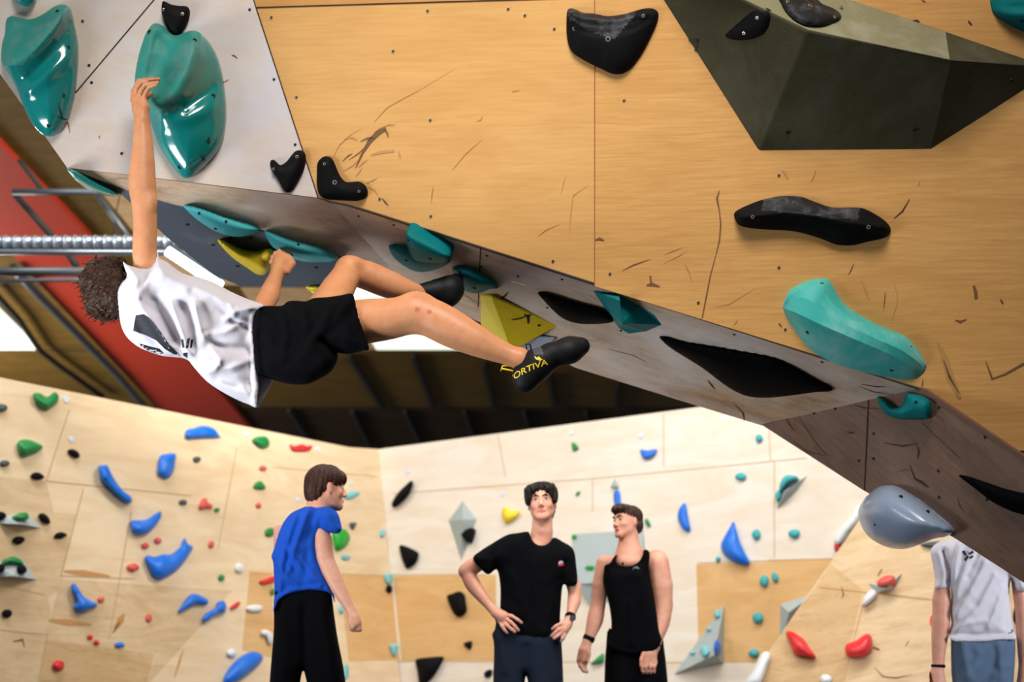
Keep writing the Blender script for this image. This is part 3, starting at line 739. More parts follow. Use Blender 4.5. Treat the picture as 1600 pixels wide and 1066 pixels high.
# ---- the olive volume, top right
VV = [(1030, -10, 0), (1185, 236, 0), (1455, 236, 0), (1655, 105, 0), (1330, -3, 0), (1270, -40, 0), (1262, 48, .30), (1487, 95, .24), (1190, 14, .26), (1120, -20, 0.22), (1010, -42, 0), (1480, 50, 0), (1600, 91, 0)]
VO = faceted(PM, VV, [(0, 1, 6, 8, 9, 10), (1, 2, 3, 7, 6), (3, 12, 11, 7), (11, 4, 5, 9, 8, 6, 7)], [M['olive'], M['olive_t']], 'large dark olive gritty volume bolted to the plywood at the top right', bevel=0.008, mi=[0, 0, 0, 1])
v3 = lambda i: PM.at(*VV[i])
PVL = Plane(v3(0), v3(1), v3(6)); PVT = Plane(v3(11), v3(4), v3(6)); PVF = Plane(v3(1), v3(2), v3(6))
stroke(VO, PVL, [[(1098, 42), (1095, 50), (1091, 62), (1086, 79)], [(1076, 63), (1092, 63), (1108, 67), (1125, 74)]], 0.016, M['marker'], 0.004)
for x, y, p in ((1149, 132, PVL), (1231, 207, PVF), (1429, 203, PVF), (1581, 126, PVF), (1315, 11, PVT), (1490, 64, PVT)):
    bolt(VO, p, x, y, 0.002, 0.008, dark=p is not PVT)
hold(PVL, [(1131, 57), (1135, 50), (1150, 34), (1170, 14), (1183, 9), (1198, 12), (1208, 20), (1207, 38), (1198, 55), (1185, 63), (1165, 66), (1145, 64)], 0.04, M['black'], 'black teardrop hold on the left face of the olive volume beside the marker cross', res=4, bolts=[(1183, 28, 0.007), (1162, 52, 0.007)])
hold(PVT, [(1218, -15), (1221, 5), (1230, 20), (1245, 33), (1262, 40), (1285, 41), (1300, 36), (1314, 29), (1312, 20), (1300, 12), (1285, 6), (1275, -5), (1265, -22)], 0.035, M['black_c'], 'grey chalked black oval hold on the lit top face of the olive volume', res=4, bolts=[(1266, 9, 0.010), (1231, 2, 0.007), (1304, 26, 0.007)])

# ---- holds under the lip
hold(PBL, [(286, 321), (300, 322), (320, 327), (345, 336), (370, 344), (390, 350), (405, 357), (400, 364), (385, 369), (370, 370), (350, 367), (330, 358), (310, 345), (295, 332)], 0.08, M['tealb'], 'light teal crescent hold under the lip right of the raised arm', res=3, bolts=[(311, 334, 0.006, 1), (353, 347, 0.006, 1), (337, 357, 0.008, 1)])
hold(PBL, [(413, 361), (425, 363), (445, 370), (470, 378), (495, 384), (515, 392), (530, 402), (520, 409), (500, 410), (475, 409), (450, 402), (430, 390), (420, 377)], 0.08, M['tealb'], 'light teal crescent hold under the lip just above the lower hand', res=3, bolts=[(466, 383, 0.006, 1), (455, 398, 0.010, 1)])
hold(PG, [(104, 263), (112, 264), (125, 270), (140, 279), (155, 287), (170, 294), (186, 303), (178, 307), (160, 304), (140, 297), (122, 285), (110, 273)], 0.05, M['teal_g'], 'glossy teal sliver hold hanging below the left corner of the pale facet', res=2.5)
hold(PB, [(607, 386), (612, 382), (622, 383), (634, 385), (650, 390), (680, 398), (703, 404), (700, 412), (685, 420), (665, 425), (648, 424), (630, 415), (615, 402)], 0.06, M['teal_d'], 'dark teal lens hold under the lip, the lower of the overlapping pair', res=3, bolts=[(635, 407, 0.008, 1)])
hold(PB, [(634, 366), (640, 364), (650, 368), (670, 378), (690, 388), (703, 397), (702, 406), (690, 411), (665, 411), (648, 406), (640, 395), (635, 380)], 0.06, M['teal_d'], 'dark teal wedge hold under the lip, the upper of the overlapping pair', res=3, lift=0.05, bolts=[(639, 376, 0.006, 1), (672, 404, 0.009, 1)])
hold(PB, [(707, 418), (715, 415), (730, 417), (745, 423), (762, 432), (772, 440), (779, 450), (765, 452), (752, 457), (738, 458), (722, 452), (712, 440), (708, 428)], 0.08, M['teal_d'], 'dark teal lens hold under the lip hooked by the far foot', res=3, bolts=[(719, 426, 0.006, 1), (741, 450, 0.009, 1)])
faceted(PB, [(926, 454, 0), (968, 461, 0.0), (1000, 478, 0), (1024, 493, 0), (1035, 508, 0), (1010, 518, 0), (982, 522, 0), (966, 512, 0), (969, 470, .07), (972, 506, .10)],
        [(0, 8, 9, 7), (0, 1, 8), (1, 2, 3, 4, 5, 9, 8), (5, 6, 7, 9)], M['teal_d'], 'dark teal faceted wedge hold under the lip right of the black lens hold', 'climbing_hold', 'climbing hold', 0.003)
hold(PB2, [(1370, 620), (1376, 621), (1385, 626), (1395, 635), (1405, 636), (1412, 628), (1415, 615), (1424, 614), (1445, 621), (1454, 630), (1455, 648), (1450, 655), (1425, 656), (1405, 655), (1385, 648), (1375, 635)], 0.07, M['teal_d'], 'dark teal hook shaped hold under the lip below the light teal crescent', res=3, bolts=[(1431, 629, 0.007, 1)])
hold(PB, [(840, 458), (850, 457), (870, 463), (900, 472), (930, 480), (948, 488), (958, 502), (940, 506), (905, 506), (880, 498), (862, 483), (850, 470)], 0.05, M['black_g'], 'black lens hold under the lip above the extended shoe', res=3.5)
hold(PB, [(1030, 527), (1040, 526), (1065, 533), (1110, 540), (1160, 549), (1205, 558), (1240, 573), (1275, 593), (1300, 606), (1296, 612), (1275, 613), (1230, 619), (1190, 622), (1160, 617), (1130, 600), (1100, 577), (1070, 558), (1045, 542)], 0.045, M['black_g'], 'very long black fin hold under the lip in the centre right', res=5)
hold(PB2, [(1498, 743), (1510, 744), (1540, 754), (1570, 764), (1600, 771), (1640, 778), (1660, 800), (1630, 812), (1600, 805), (1575, 797), (1550, 784), (1525, 765), (1508, 752)], 0.05, M['black_g'], 'long black fin hold under the lip cut off by the right edge', res=5)
hold(PB2, [(1341, 805), (1342, 795), (1350, 780), (1362, 768), (1375, 760), (1388, 758), (1402, 760), (1420, 770), (1440, 783), (1465, 803), (1492, 828), (1480, 838), (1460, 842), (1440, 850), (1420, 857), (1400, 858), (1380, 853), (1362, 843), (1350, 830), (1343, 815)], 0.20, M['bluegrey'], 'big glossy blue grey blob hold hanging from the lower edge at right', res=5,
     bolts=[(1407, 777, 0.009, 1), (1449, 800, 0.008, 1), (1367, 820, 0.006, 1)])
YV = faceted(PB, [(750, 462, 0), (768, 464, .03), (871, 510, 0), (815, 543, 0), (800, 548, .11), (752, 525, 0.0)], [(0, 1, 4, 5), (1, 2, 3, 4), ], [M['yellow_g'], M['yellow']], 'yellow triangular volume with a marker cross behind the straight leg', bevel=0.003, mi=[0, 1])  # front facet takes the darker resin, which paints in its shade
PYV = Plane(PB.at(768, 464, .03), PB.at(871, 510, 0), PB.at(800, 548, .11))
stroke(YV, PYV, [[(799, 500), (812, 498), (826, 493)], [(819, 491), (825, 497), (829, 491)], [(824, 492), (825, 500), (825, 506)]], 0.010, M['marker'], 0.003)
bolt(YV, PYV, 842, 509, 0.001, 0.006, True)
faceted(PB, [(796, 548, 0), (840, 528, .03), (866, 530, 0.02), (850, 545, 0), (815, 556, 0)], [(0, 1, 2, 3, 4)], M['bluegrey'], 'pale blue grey hold half hidden behind the extended shoe', 'climbing_hold', 'climbing hold', 0.002)
hold(PG, [(340, 377), (345, 374), (360, 381), (375, 388), (390, 392), (405, 392), (418, 388), (430, 392), (432, 408), (424, 422), (412, 430), (400, 428), (385, 418), (370, 408), (355, 395)], 0.09, M['yellow'], 'yellow curved hold on the slate return, held by the lower hand', res=3.5, ridges=[([(345, 378), (375, 400), (415, 420)], 0.03, 6)])
hold(PG, [(478, 450), (484, 447), (502, 448), (512, 455), (500, 461), (490, 460)], 0.04, M['yellow_g'], 'small yellow hold on the slate return beside the bent knee', res=3)
for x, y in ((293, 351), (333, 383), (371, 416), (457, 413), (494, 418), (392, 372), (360, 372)):
    bolt(wall_slate, PG, x, y, 0, 0.009, True)

# ---- screws and bolt holes in the boards
for x, y in ((424, 27), (463, 152), (614, 80), (668, 17), (672, 188), (593, 311), (673, 338), (866, 45), (864, 408), (953, 428), (975, 157), (1217, 274), (1217, 418), (1227, 515), (1091, 473), (820, 24), (794, 14)):
    bolt(wall_front, PM, x, y, 0.001, 0.0065)
for x, y in ((129, 33), (139, 102), (143, 129), (390, 15), (428, 124), (461, 226), (190, 240)):
    bolt(wall_left, PL, x, y, 0.0, 0.006, True)
for x, y in ((761, 400), (809, 432), (878, 437), (1147, 523), (752, 417), (855, 481), (615, 352), (560, 338), (1284, 566), (530, 383), (655, 366), (448, 310), (970, 517)):
    bolt(wall_underside, PB, x, y, 0.0, 0.006, True)
for x, y in ((1351, 618), (1318, 625), (1365, 678), (1467, 637), (1539, 683), (1365, 717), (1466, 736), (1272, 646), (1237, 649), (1305, 639), (1467, 777), (1542, 781), (1342, 720)):
    bolt(wall_underside_right, PB2, x, y, 0.0, 0.007, True)


# ------------------------------------------------------------------ holds on the far walls
def oval(cx, cy, w, h, rot=0, k=9, pinch=0.0, seed=0):
    r = random.Random(cx * 7 + cy * 13 + seed); a0 = math.radians(rot); out = []
    for i in range(k):
        a = 2 * math.pi * i / k; q = 1 + r.uniform(-0.10, 0.10) - pinch * max(0, math.cos(a)) * abs(math.sin(a))
        x, y = math.cos(a) * w / 2 * q, math.sin(a) * h / 2 * q
        out.append((cx + x * math.cos(a0) - y * math.sin(a0), cy + x * math.sin(a0) + y * math.cos(a0)))
    return out


def far(pl, m, shape, label, H=None, **kw):
    if len(shape) in (4, 5) and not isinstance(shape[0], tuple): shape = oval(*shape)
    xs = [p[0] for p in shape]; ys = [p[1] for p in shape]; s = min(max(xs) - min(xs), max(ys) - min(ys))
    return hold(pl, shape, H or min(0.10, 0.0022 * s + 0.012), M[m], label, res=max(s / 6, 1.2), **kw)


L_, R_, F_ = PWL, PWR, PWF
FAR = [
 (L_, 'green', [(52, 617), (56, 614), (64, 615), (72, 620), (80, 617), (84, 613), (90, 615), (92, 622), (88, 632), (80, 638), (74, 641), (66, 638), (56, 630)], 'green heart shaped hold near the top of the far left wall'),
 (L_, 'dgreyh', (2, 637, 18, 12), 'dark grey foothold cut by the left edge, level with the green heart hold'),
 (L_, 'green', [(27, 693), (32, 688), (44, 687), (58, 692), (67, 698), (60, 706), (48, 711), (36, 714), (30, 709), (27, 700)], 'green egg shaped hold below the green heart on the far left wall'),
 (L_, 'black', (116, 709, 21, 11, 28), 'small black bean foothold right of the green egg hold'),
 (L_, 'black', (58, 744, 21, 11, 5), 'small flat black foothold below the green egg hold'),
 (L_, 'dgreyh', (7, 724, 17, 10, 0), 'small dark grey foothold at the left edge below the green egg hold'),
 (L_, 'blue', [(154, 729), (160, 727), (168, 727), (173, 737), (182, 753), (193, 767), (204, 775), (207, 782), (203, 786), (194, 783), (178, 770), (160, 752), (156, 744)], 'long slanting blue bar hold on the far left wall'),
 (L_, 'blue', [(249, 715), (257, 710), (274, 709), (274, 722), (271, 738), (262, 748), (250, 744), (246, 738)], 'upright blue block hold right of the slanting blue bar'),
 (L_, 'blue', [(290, 676), (293, 671), (303, 669), (318, 665), (335, 670), (343, 681), (344, 684), (320, 685), (292, 686)], 'blue half moon hold just below the top edge of the far left wall'),
 (L_, 'dgreyh', (308, 718, 13, 9), 'tiny slate foothold right of the upright blue block hold'),
 (L_, 'dgreyh', (286, 785, 13, 9), 'tiny slate foothold left of the coral cluster hold'),
 (L_, 'coral', [(311, 792), (314, 784), (317, 779), (323, 779), (325, 785), (332, 789), (331, 795), (322, 794), (316, 797)], 'coral three lobed hold on the far left wall above the blue holds'),
 (L_, 'green', (339, 797, 9, 7), 'tiny green foothold touching the coral three lobed hold'),
 (L_, 'green', [(394, 688), (400, 683), (415, 682), (421, 690), (420, 698), (410, 701), (400, 695)], 'green pentagon hold left of the red crescent near the top edge'),
 (L_, 'green', [(396, 760), (400, 754), (408, 752), (415, 761), (412, 765), (399, 764)], 'small green cap hold between two coral footholds left of the man in blue'),
 (L_, 'coral', (411, 732, 12, 8), 'tiny coral foothold above the small green cap hold'),
 (L_, 'coral', (404, 790, 9, 9), 'tiny coral foothold below the small green cap hold'),
 (L_, 'red', [(453, 694), (460, 697), (472, 694), (480, 697), (488, 696), (485, 704), (470, 706), (456, 704)], 'red crescent hold just above the head of the man in blue'),
 (L_, 'blue', [(204, 815), (212, 813), (228, 812), (241, 804), (252, 799), (250, 812), (238, 828), (225, 836), (210, 834), (205, 828)], 'blue jug hold with a raised right tip above the big blue boomerang'),
 (L_, 'coral', (227, 853, 12, 10), 'tiny coral foothold, the left of two above the big blue boomerang'),
 (L_, 'coral', (247, 845, 12, 10), 'tiny coral foothold, the right of two above the big blue boomerang'),
 (L_, 'coral', (330, 851, 10, 11), 'tiny coral foothold right of the big blue boomerang'),
 (L_, 'coral', (208, 887, 19, 13), 'coral double foothold left of the big blue boomerang'),
 (L_, 'blue', [(226, 872), (230, 868), (242, 870), (255, 866), (268, 866), (278, 858), (284, 852), (286, 843), (290, 842), (294, 850), (302, 855), (295, 868), (287, 880), (275, 893), (258, 903), (248, 906), (238, 900), (233, 890), (228, 880)], 'big blue boomerang hold, the largest on the far left wall'),
 (L_, 'black', (2, 806, 16, 14, 0), 'black foothold left of the upper grey volume at the left edge'),
 (L_, 'black', (69, 810, 22, 13, 40), 'black oval foothold right of the upper grey volume'),
 (L_, 'black', (29, 844, 19, 13, 0), 'black oval foothold below the upper grey volume'),
 (L_, 'black', (94, 837, 21, 10, -8), 'flat black foothold left of the pale board patch, lower right of the upper volume'),
 (L_, 'black', (11, 959, 17, 14), 'round black foothold below the lower grey volume'),
 (L_, 'blue', [(112, 914), (117, 912), (123, 920), (131, 932), (142, 939), (152, 944), (150, 949), (140, 952), (130, 957), (120, 955), (115, 949), (119, 940), (113, 925)], 'blue three pointed hold low on the far left wall'),
 (L_, 'coral', (158, 937, 10, 10), 'tiny coral foothold touching the tip of the blue three pointed hold'),
 (L_, 'coral', (233, 966, 10, 13), 'tiny coral foothold halfway between the three pointed and the wing shaped blue holds'),
 (L_, 'red', (141, 996, 10, 8, 30), 'tiny red foothold, the upper left of a touching pair low on the wall'),
 (L_, 'red', (151, 1004, 10, 8, 20), 'tiny red foothold, the lower right of a touching pair low on the wall'),
 (L_, 'blue', (187, 1008, 15, 9), 'tiny blue foothold right of the red pair low on the wall'),
 (L_, 'red', (92, 1040, 19, 17), 'round red button hold at the bottom left'),
 (L_, 'blue', [(278, 956), (284, 946), (294, 932), (305, 928), (320, 934), (326, 940), (322, 945), (308, 944), (296, 950), (282, 957)], 'blue wing shaped hold left of the blue bone shaped one'),
 (L_, 'blue', [(316, 970), (320, 960), (330, 954), (338, 948), (340, 941), (350, 939), (354, 947), (352, 957), (342, 959), (335, 963), (322, 972)], 'blue bone shaped hold beside a small red oval'),
 (L_, 'red', (367, 947, 19, 8, -35), 'small slanted red oval foothold right of the blue bone shaped hold'),
 (L_, 'green', (346, 903, 10, 10), 'tiny round green foothold below the white pebble hold'),
 (L_, 'white', (374, 888, 15, 17), 'white pebble hold above the small slanted red oval'),
 (L_, 'white', (398, 951, 26, 13, 0), 'flat white foothold left of the trousers of the man in blue'),
 (L_, 'white', (362, 1021, 15, 15), 'white pebble hold touching the blue hold at the bottom'),
 (L_, 'white', [(408, 986), (418, 985), (426, 992), (426, 1004), (420, 1008), (416, 996), (409, 993)], 'white hooked hold beside the black trousers of the man in blue'),
 (L_, 'blue', [(349, 1062), (354, 1050), (365, 1036), (380, 1024), (395, 1018), (408, 1022), (411, 1030), (402, 1042), (385, 1056), (370, 1066), (352, 1070)], 'large slanted blue hold at the bottom edge left of the man in blue'),
 (L_, 'green', (422, 832, 18, 13, -20), 'green oval hold at the left sleeve of the man in blue'),
 (L_, 'red', [(405, 908), (414, 905), (429, 900), (431, 908), (418, 913), (408, 913)], 'red strip hold at the left hip of the man in blue'),
 (L_, 'green', (426, 925, 8, 10), 'tiny green foothold half hidden behind the back of the blue shirt'),
 (L_, 'green_b', [(520, 830), (530, 826), (540, 828), (547, 838), (545, 848), (538, 857), (526, 861), (521, 848)], 'bright green round hold behind the sleeve of the man in blue'),
 (L_, 'ltblue', [(537, 776), (545, 769), (560, 768), (562, 772), (552, 779), (541, 780)], 'pale turquoise leaf hold in front of the chin of the man in blue'),
 (L_, 'dgreyh', [(546, 818), (557, 817), (555, 824), (551, 828)], 'tiny slate triangle foothold above the right sleeve of the blue shirt'),
 (L_, 'ltblue', (598, 834, 9, 13), 'tiny pale turquoise foothold on the corner at shoulder height of the man in blue'),
 (L_, 'ltblue', (541, 871, 15, 9), 'flat pale turquoise foothold below the bright green round hold'),
 (L_, 'ltblue', [(601, 898), (612, 897), (613, 908), (608, 915), (602, 908)], 'pale turquoise foothold on the corner touching a tiny black one'),
 (L_, 'black', (608, 921, 10, 13), 'tiny black foothold below the pale turquoise one on the corner'),
 (L_, 'ltblue', (534, 951, 10, 17, 10), 'pale turquoise foothold left of the fist of the man in blue'),
 (L_, 'ltblue', [(609, 1008), (622, 1007), (622, 1013), (619, 1025), (614, 1025), (610, 1014)], 'pale turquoise tooth hold on the corner near the bottom'),
 (L_, 'ltblue', (541, 1050, 8, 26), 'pale turquoise foothold at the bottom edge right of the black trousers'),
 (R_, 'black', [(612, 790), (614, 782), (622, 770), (632, 760), (641, 752), (645, 753), (644, 763), (638, 775), (628, 785), (618, 793)], 'slanted black leaf hold right of the wall corner'),
 (R_, 'black', [(624, 853), (632, 853), (642, 857), (653, 863), (654, 868), (650, 880), (636, 889), (630, 880), (626, 868)], 'black pentagon hold below the slanted black leaf'),
 (R_, 'black', [(698, 933), (706, 928), (718, 924), (726, 930), (728, 942), (729, 956), (718, 964), (708, 958)], 'black bucket hold with a chalk white top left of the bent elbow'),
 (R_, 'black', [(724, 1006), (737, 1002), (736, 1014), (731, 1014)], 'tiny black triangle foothold left of the dark trousers'),
 (R_, 'black', [(649, 1034), (655, 1029), (690, 1026), (692, 1032), (683, 1050), (670, 1066), (656, 1072), (652, 1050)], 'large black wedge hold at the bottom right of the corner'),
 (R_, 'black', (763, 1053, 15, 12, -40), 'small black foothold at the bottom edge against the dark trousers'),
 (R_, 'yel_b', [(785, 797), (789, 792), (796, 797), (804, 798), (812, 798), (811, 804), (803, 812), (791, 818), (786, 812), (784, 803)], 'yellow heart shaped hold left of the man looking up'),
 (R_, 'green', [(893, 693), (898, 692), (904, 700), (900, 704), (895, 704)], 'small green teardrop hold high on the right wall'),
 (R_, 'green_b', (903, 771, 9, 5, -45), 'tiny green splinter foothold right of the head looking up'),
 (R_, 'green', (1012, 817, 7, 15, -30), 'small green hold peeking from behind the hair of the man in the vest'),
 (R_, 'blue', [(1000, 703), (1012, 704), (1026, 702), (1024, 711), (1015, 717), (1005, 717)], 'small blue bowl hold high on the right wall'),
 (R_, 'blue', [(959, 769), (968, 768), (970, 789), (966, 792), (960, 790)], 'small upright blue bar hold above the hair of the man in the vest'),
 (R_, 'green', [(924, 1036), (942, 1021), (944, 1030), (940, 1037), (926, 1038)], 'green corner hold between the hand and shorts of the man in the vest'),
 (R_, 'blue', [(1070, 786), (1073, 795), (1076, 812), (1079, 830), (1068, 828), (1060, 815), (1059, 802), (1063, 792)], 'blue crescent fin hold, the smaller of two right of the man in the vest'),
 (R_, 'blue', [(1146, 815), (1150, 826), (1156, 845), (1163, 862), (1172, 881), (1158, 882), (1142, 876), (1130, 865), (1126, 852), (1132, 838), (1140, 824)], 'large blue fin hold on the right wall'),
 (R_, 'tealb', (1186, 685, 11, 13), 'small turquoise foothold at the top right, nearest the overhang edge'),
 (R_, 'tealb', (1158, 745, 18, 13), 'turquoise foothold above the large blue fin hold'),
 (R_, 'tealb', (1182, 836, 14, 17), 'turquoise pear shaped foothold just right of the large blue fin'),
 (R_, 'tealb', (1241, 834, 18, 14), 'turquoise oval foothold right of the pear shaped one'),
 (R_, 'tealb', (1122, 874, 8, 9), 'tiny turquoise foothold below left of the large blue fin'),
 (R_, 'tealb', (1194, 909, 15, 18), 'round turquoise foothold, the left of a close pair'),
 (R_, 'tealb', (1211, 903, 10, 17, -10), 'narrow turquoise foothold, the right of a close pair'),
 (R_, 'tealb', (1184, 966, 17, 18), 'round turquoise foothold right of the tall grey pyramid volume'),
 (R_, 'tealb', (1178, 1021, 17, 14), 'turquoise foothold touching the white tube at the bottom'),
 (R_, 'white', [(1303, 846), (1308, 852), (1316, 848), (1342, 815), (1350, 800), (1342, 790), (1322, 815), (1306, 838)], 'white tube hold left of the blue grey blob, red hold at its foot'),
 (R_, 'red', [(1304, 850), (1310, 848), (1313, 853), (1321, 854), (1320, 860), (1312, 863), (1304, 860)], 'small red C shaped hold at the foot of the upper white tube'),
 (F_, 'white', [(1160, 1072), (1175, 1050), (1188, 1024), (1197, 1018), (1204, 1024), (1200, 1040), (1186, 1072)], 'white tube hold at the bottom edge left of the ochre board'),
 (F_, 'red', [(1228, 990), (1235, 986), (1248, 993), (1258, 1001), (1266, 1014), (1275, 1027), (1262, 1027), (1242, 1022), (1236, 1010)], 'red pinched hold on the ochre board at lower right'),
 (F_, 'red', [(1320, 1014), (1324, 1006), (1338, 1001), (1350, 992), (1358, 991), (1363, 1001), (1361, 1016), (1350, 1026), (1335, 1028), (1323, 1024)], 'red kidney hold left of the man with his head hidden'),
 (F_, 'white', [(1347, 945), (1351, 932), (1360, 922), (1370, 925), (1367, 935), (1354, 946)], 'white cone hold below the small grey volume with the red hold'),
 (F_, 'white', (1290, 1062, 19, 15), 'white pebble hold at the bottom edge below the red pinched hold'),
 (F_, 'red', (1456, 970, 6, 17), 'sliver of a red hold beside the arm of the man with his head hidden'),
 (F_, 'black', [(1597, 905), (1591, 930), (1583, 958), (1584, 972), (1592, 980), (1604, 979), (1640, 970), (1660, 915), (1630, 880)], 'tall black hold at the right edge beside the white shirt'),
]
for it in FAR: far(*it)


def vol(pl, verts, faces, label, m='greyv', bevel=0.0): return faceted(pl, verts, faces, M[m], label, bevel=bevel)


def on(parent_label_pl, m, shape, label, lift): return far(parent_label_pl, m, shape, label, lift=lift)


vol(L_, [(-2, 818, 0), (4, 808, 0), (40, 800, 0), (64, 825, 0), (30, 819, .12)], [(0, 1, 4), (1, 2, 4), (2, 3, 4), (3, 0, 4)], 'upper grey volume at the left edge with a green hold on it')
far(L_, 'green', [(24, 808), (30, 802), (42, 801), (45, 810), (38, 814), (28, 813)], 'green hold on the upper grey volume at the left edge', lift=0.09)
vol(L_, [(-14, 902, 0), (-4, 880, 0), (14, 872, 0), (34, 873, 0), (58, 906, 0), (20, 900, .14)], [(0, 1, 5), (1, 2, 5), (2, 3, 5), (3, 4, 5), (4, 0, 5)], 'lower grey volume at the left edge with green and black holds')
far(L_, 'green', [(5, 882), (12, 872), (22, 870), (32, 874), (37, 883), (24, 882), (14, 880)], 'green cap hold on top of the lower grey volume', lift=0.06)
far(L_, 'black', (1, 888, 14, 14), 'black hold on the left of the lower grey volume', lift=0.10)
far(L_, 'black', (35, 890, 15, 14), 'black hold on the right of the lower grey volume', lift=0.10)
vol(R_, [(723, 783, 0), (701, 814, 0), (745, 812, 0), (721, 877, 0), (723, 812, .12)], [(0, 1, 4), (0, 4, 2), (1, 3, 4), (2, 4, 3)], 'grey kite shaped volume right of the wall corner')
far(R_, 'black', [(720, 836), (727, 828), (738, 825), (738, 834), (733, 848), (727, 844)], 'small black striped hold on the grey kite volume', lift=0.06)
vol(R_, [(953, 762, 0), (961, 748, 0), (967, 757, 0), (968, 763, 0), (961, 760, .05)], [(0, 1, 4), (1, 2, 4), (2, 3, 4), (3, 0, 4)], 'tiny grey pyramid volume above the small upright blue bar')
vol(R_, [(893, 835, 0), (1006, 828, 0), (1010, 906, 0), (927, 955, 0), (903, 913, .10), (1000, 905, .10)], [(0, 4, 5, 1), (4, 3, 2, 5), (0, 3, 4), (1, 5, 2)], 'big pale grey volume behind the man in the vest')
far(R_, 'green_b', (897, 839, 8, 8), 'tiny green hold on the top left corner of the big pale volume', lift=0.01)
far(R_, 'green_b', (922, 887, 14, 7), 'flat green hold on the big pale volume between the two men', lift=0.075)
far(R_, 'green', (928, 932, 8, 13, -20), 'upright green hold on the lower face of the big pale volume', lift=0.06)
far(R_, 'blue', (943, 884, 20, 22), 'round blue hold on the big pale volume behind the bare shoulder', lift=0.075)
vol(R_, [(1132, 944, 0), (1053, 1054, 0), (1131, 1037, 0), (1116, 1024, .22)], [(0, 1, 3), (0, 3, 2), (1, 2, 3)], 'tall grey pyramid volume right of the man in the vest')
PP = Plane(R_.at(1132, 944, 0), R_.at(1053, 1054, 0), R_.at(1116, 1024, .22)); PP2 = Plane(R_.at(1132, 944, 0), R_.at(1131, 1037, 0), R_.at(1116, 1024, .22))
far(PP, 'ltblue', (1120, 959, 10, 14), 'pale turquoise hold near the peak of the tall grey pyramid')
far(PP, 'ltblue', (1107, 983, 8, 6), 'tiny pale turquoise hold halfway down the tall grey pyramid')
far(PP, 'ltblue', (1101, 1018, 14, 19), 'pale turquoise hold on the pyramid left of the blue one')
far(PP, 'ltblue', (1082, 1020, 8, 7), 'tiny pale turquoise hold at the left of the tall grey pyramid')
far(PP2, 'blue', (1121, 1013, 11, 24, -8), 'upright blue hold at the lower right of the tall grey pyramid')
vol(R_, [(1219, 945, 0), (1276, 926, 0), (1240, 990, 0), (1222, 1003, 0), (1219, 985, 0), (1233, 957, .12)], [(0, 1, 5), (1, 2, 3, 5), (3, 4, 5), (4, 0, 5)], 'grey prism volume against the edge of the ochre board')
far(R_, 'tealb', (1224, 990, 9, 12), 'tiny turquoise foothold at the foot of the grey prism volume', lift=0.03)
vol(R_, [(1214, 796, 0), (1220, 768, 0), (1262, 743, 0), (1246, 766, 0), (1228, 768, .10)], [(0, 1, 4), (1, 2, 4), (2, 3, 4), (3, 0, 4)], 'grey wing volume with turquoise holds on the right wall')
far(R_, 'tealb', [(1218, 758), (1226, 744), (1240, 743), (1246, 748), (1230, 756), (1220, 768)], 'turquoise hold on the top of the grey wing volume', lift=0.05)
far(R_, 'tealb', (1216, 774, 9, 17, 10), 'turquoise hold on the left tip of the grey wing volume', lift=0.04)
vol(F_, [(1356, 912, 0), (1384, 915, 0), (1410, 896, 0), (1396, 922, 0), (1372, 927, 0), (1384, 920, .08)], [(0, 1, 5), (1, 2, 5), (2, 3, 5), (3, 4, 5), (4, 0, 5)], 'small grey boat volume carrying a coral hold')
far(F_, 'coral', (1384, 908, 32, 15, -15), 'coral block hold sitting on the small grey boat volume', lift=0.06)
far(F_, 'dgreyh', [(1437, 852), (1452, 847), (1474, 846), (1476, 852), (1458, 856)], 'dark slate hold showing between the blob hold and the white shirt')
# white round route tags fixed above the first rows of holds
def route_tag(pl, x, y, r, label):
    c = pl.at(x, y, 0.004); vs = []; K = 14
    for h in (-0.006, 0.004):
        for k in range(K):
            a = 2 * math.pi * k / K; vs.append((pl.u * math.cos(a) + pl.v * math.sin(a)) * r + pl.n * h)
    o = pydata('route_tag', vs, [tuple(range(K)), tuple(range(2 * K - 1, K - 1, -1))] + [(k, (k + 1) % K, (k + 1) % K + K, k + K) for k in range(K)], M['tagw'])
    o.location = c; tag(o, label, 'route tag', 'round white route tags on the far walls')


M['tagw'] = mat('white_tag_plastic', srgb(214, 222, 232), 0.4)
for pl, x, y, r, lb in ((L_, 103, 624, 0.028, 'round white route tag right of the green heart hold'), (L_, 111, 686, 0.024, 'round white route tag right of the green egg hold'),
                        (L_, 385, 678, 0.026, 'round white route tag above the green pentagon hold'), (L_, 497, 702, 0.026, 'round white route tag right of the red crescent hold'),
                        (L_, 466, 781, 0.024, 'round white route tag left of the neck of the man in blue'), (R_, 636, 737, 0.026, 'round white route tag above the slanted black leaf hold'),
                        (R_, 785, 772, 0.024, 'round white route tag above the yellow heart hold'), (R_, 892, 676, 0.026, 'round white route tag above the small green teardrop hold'),
                        (R_, 1001, 681, 0.026, 'round white route tag above the small blue bowl hold'), (L_, 549, 756, 0.022, 'round white route tag right of the face of the man in blue')):
    route_tag(pl, x, y, r, lb)
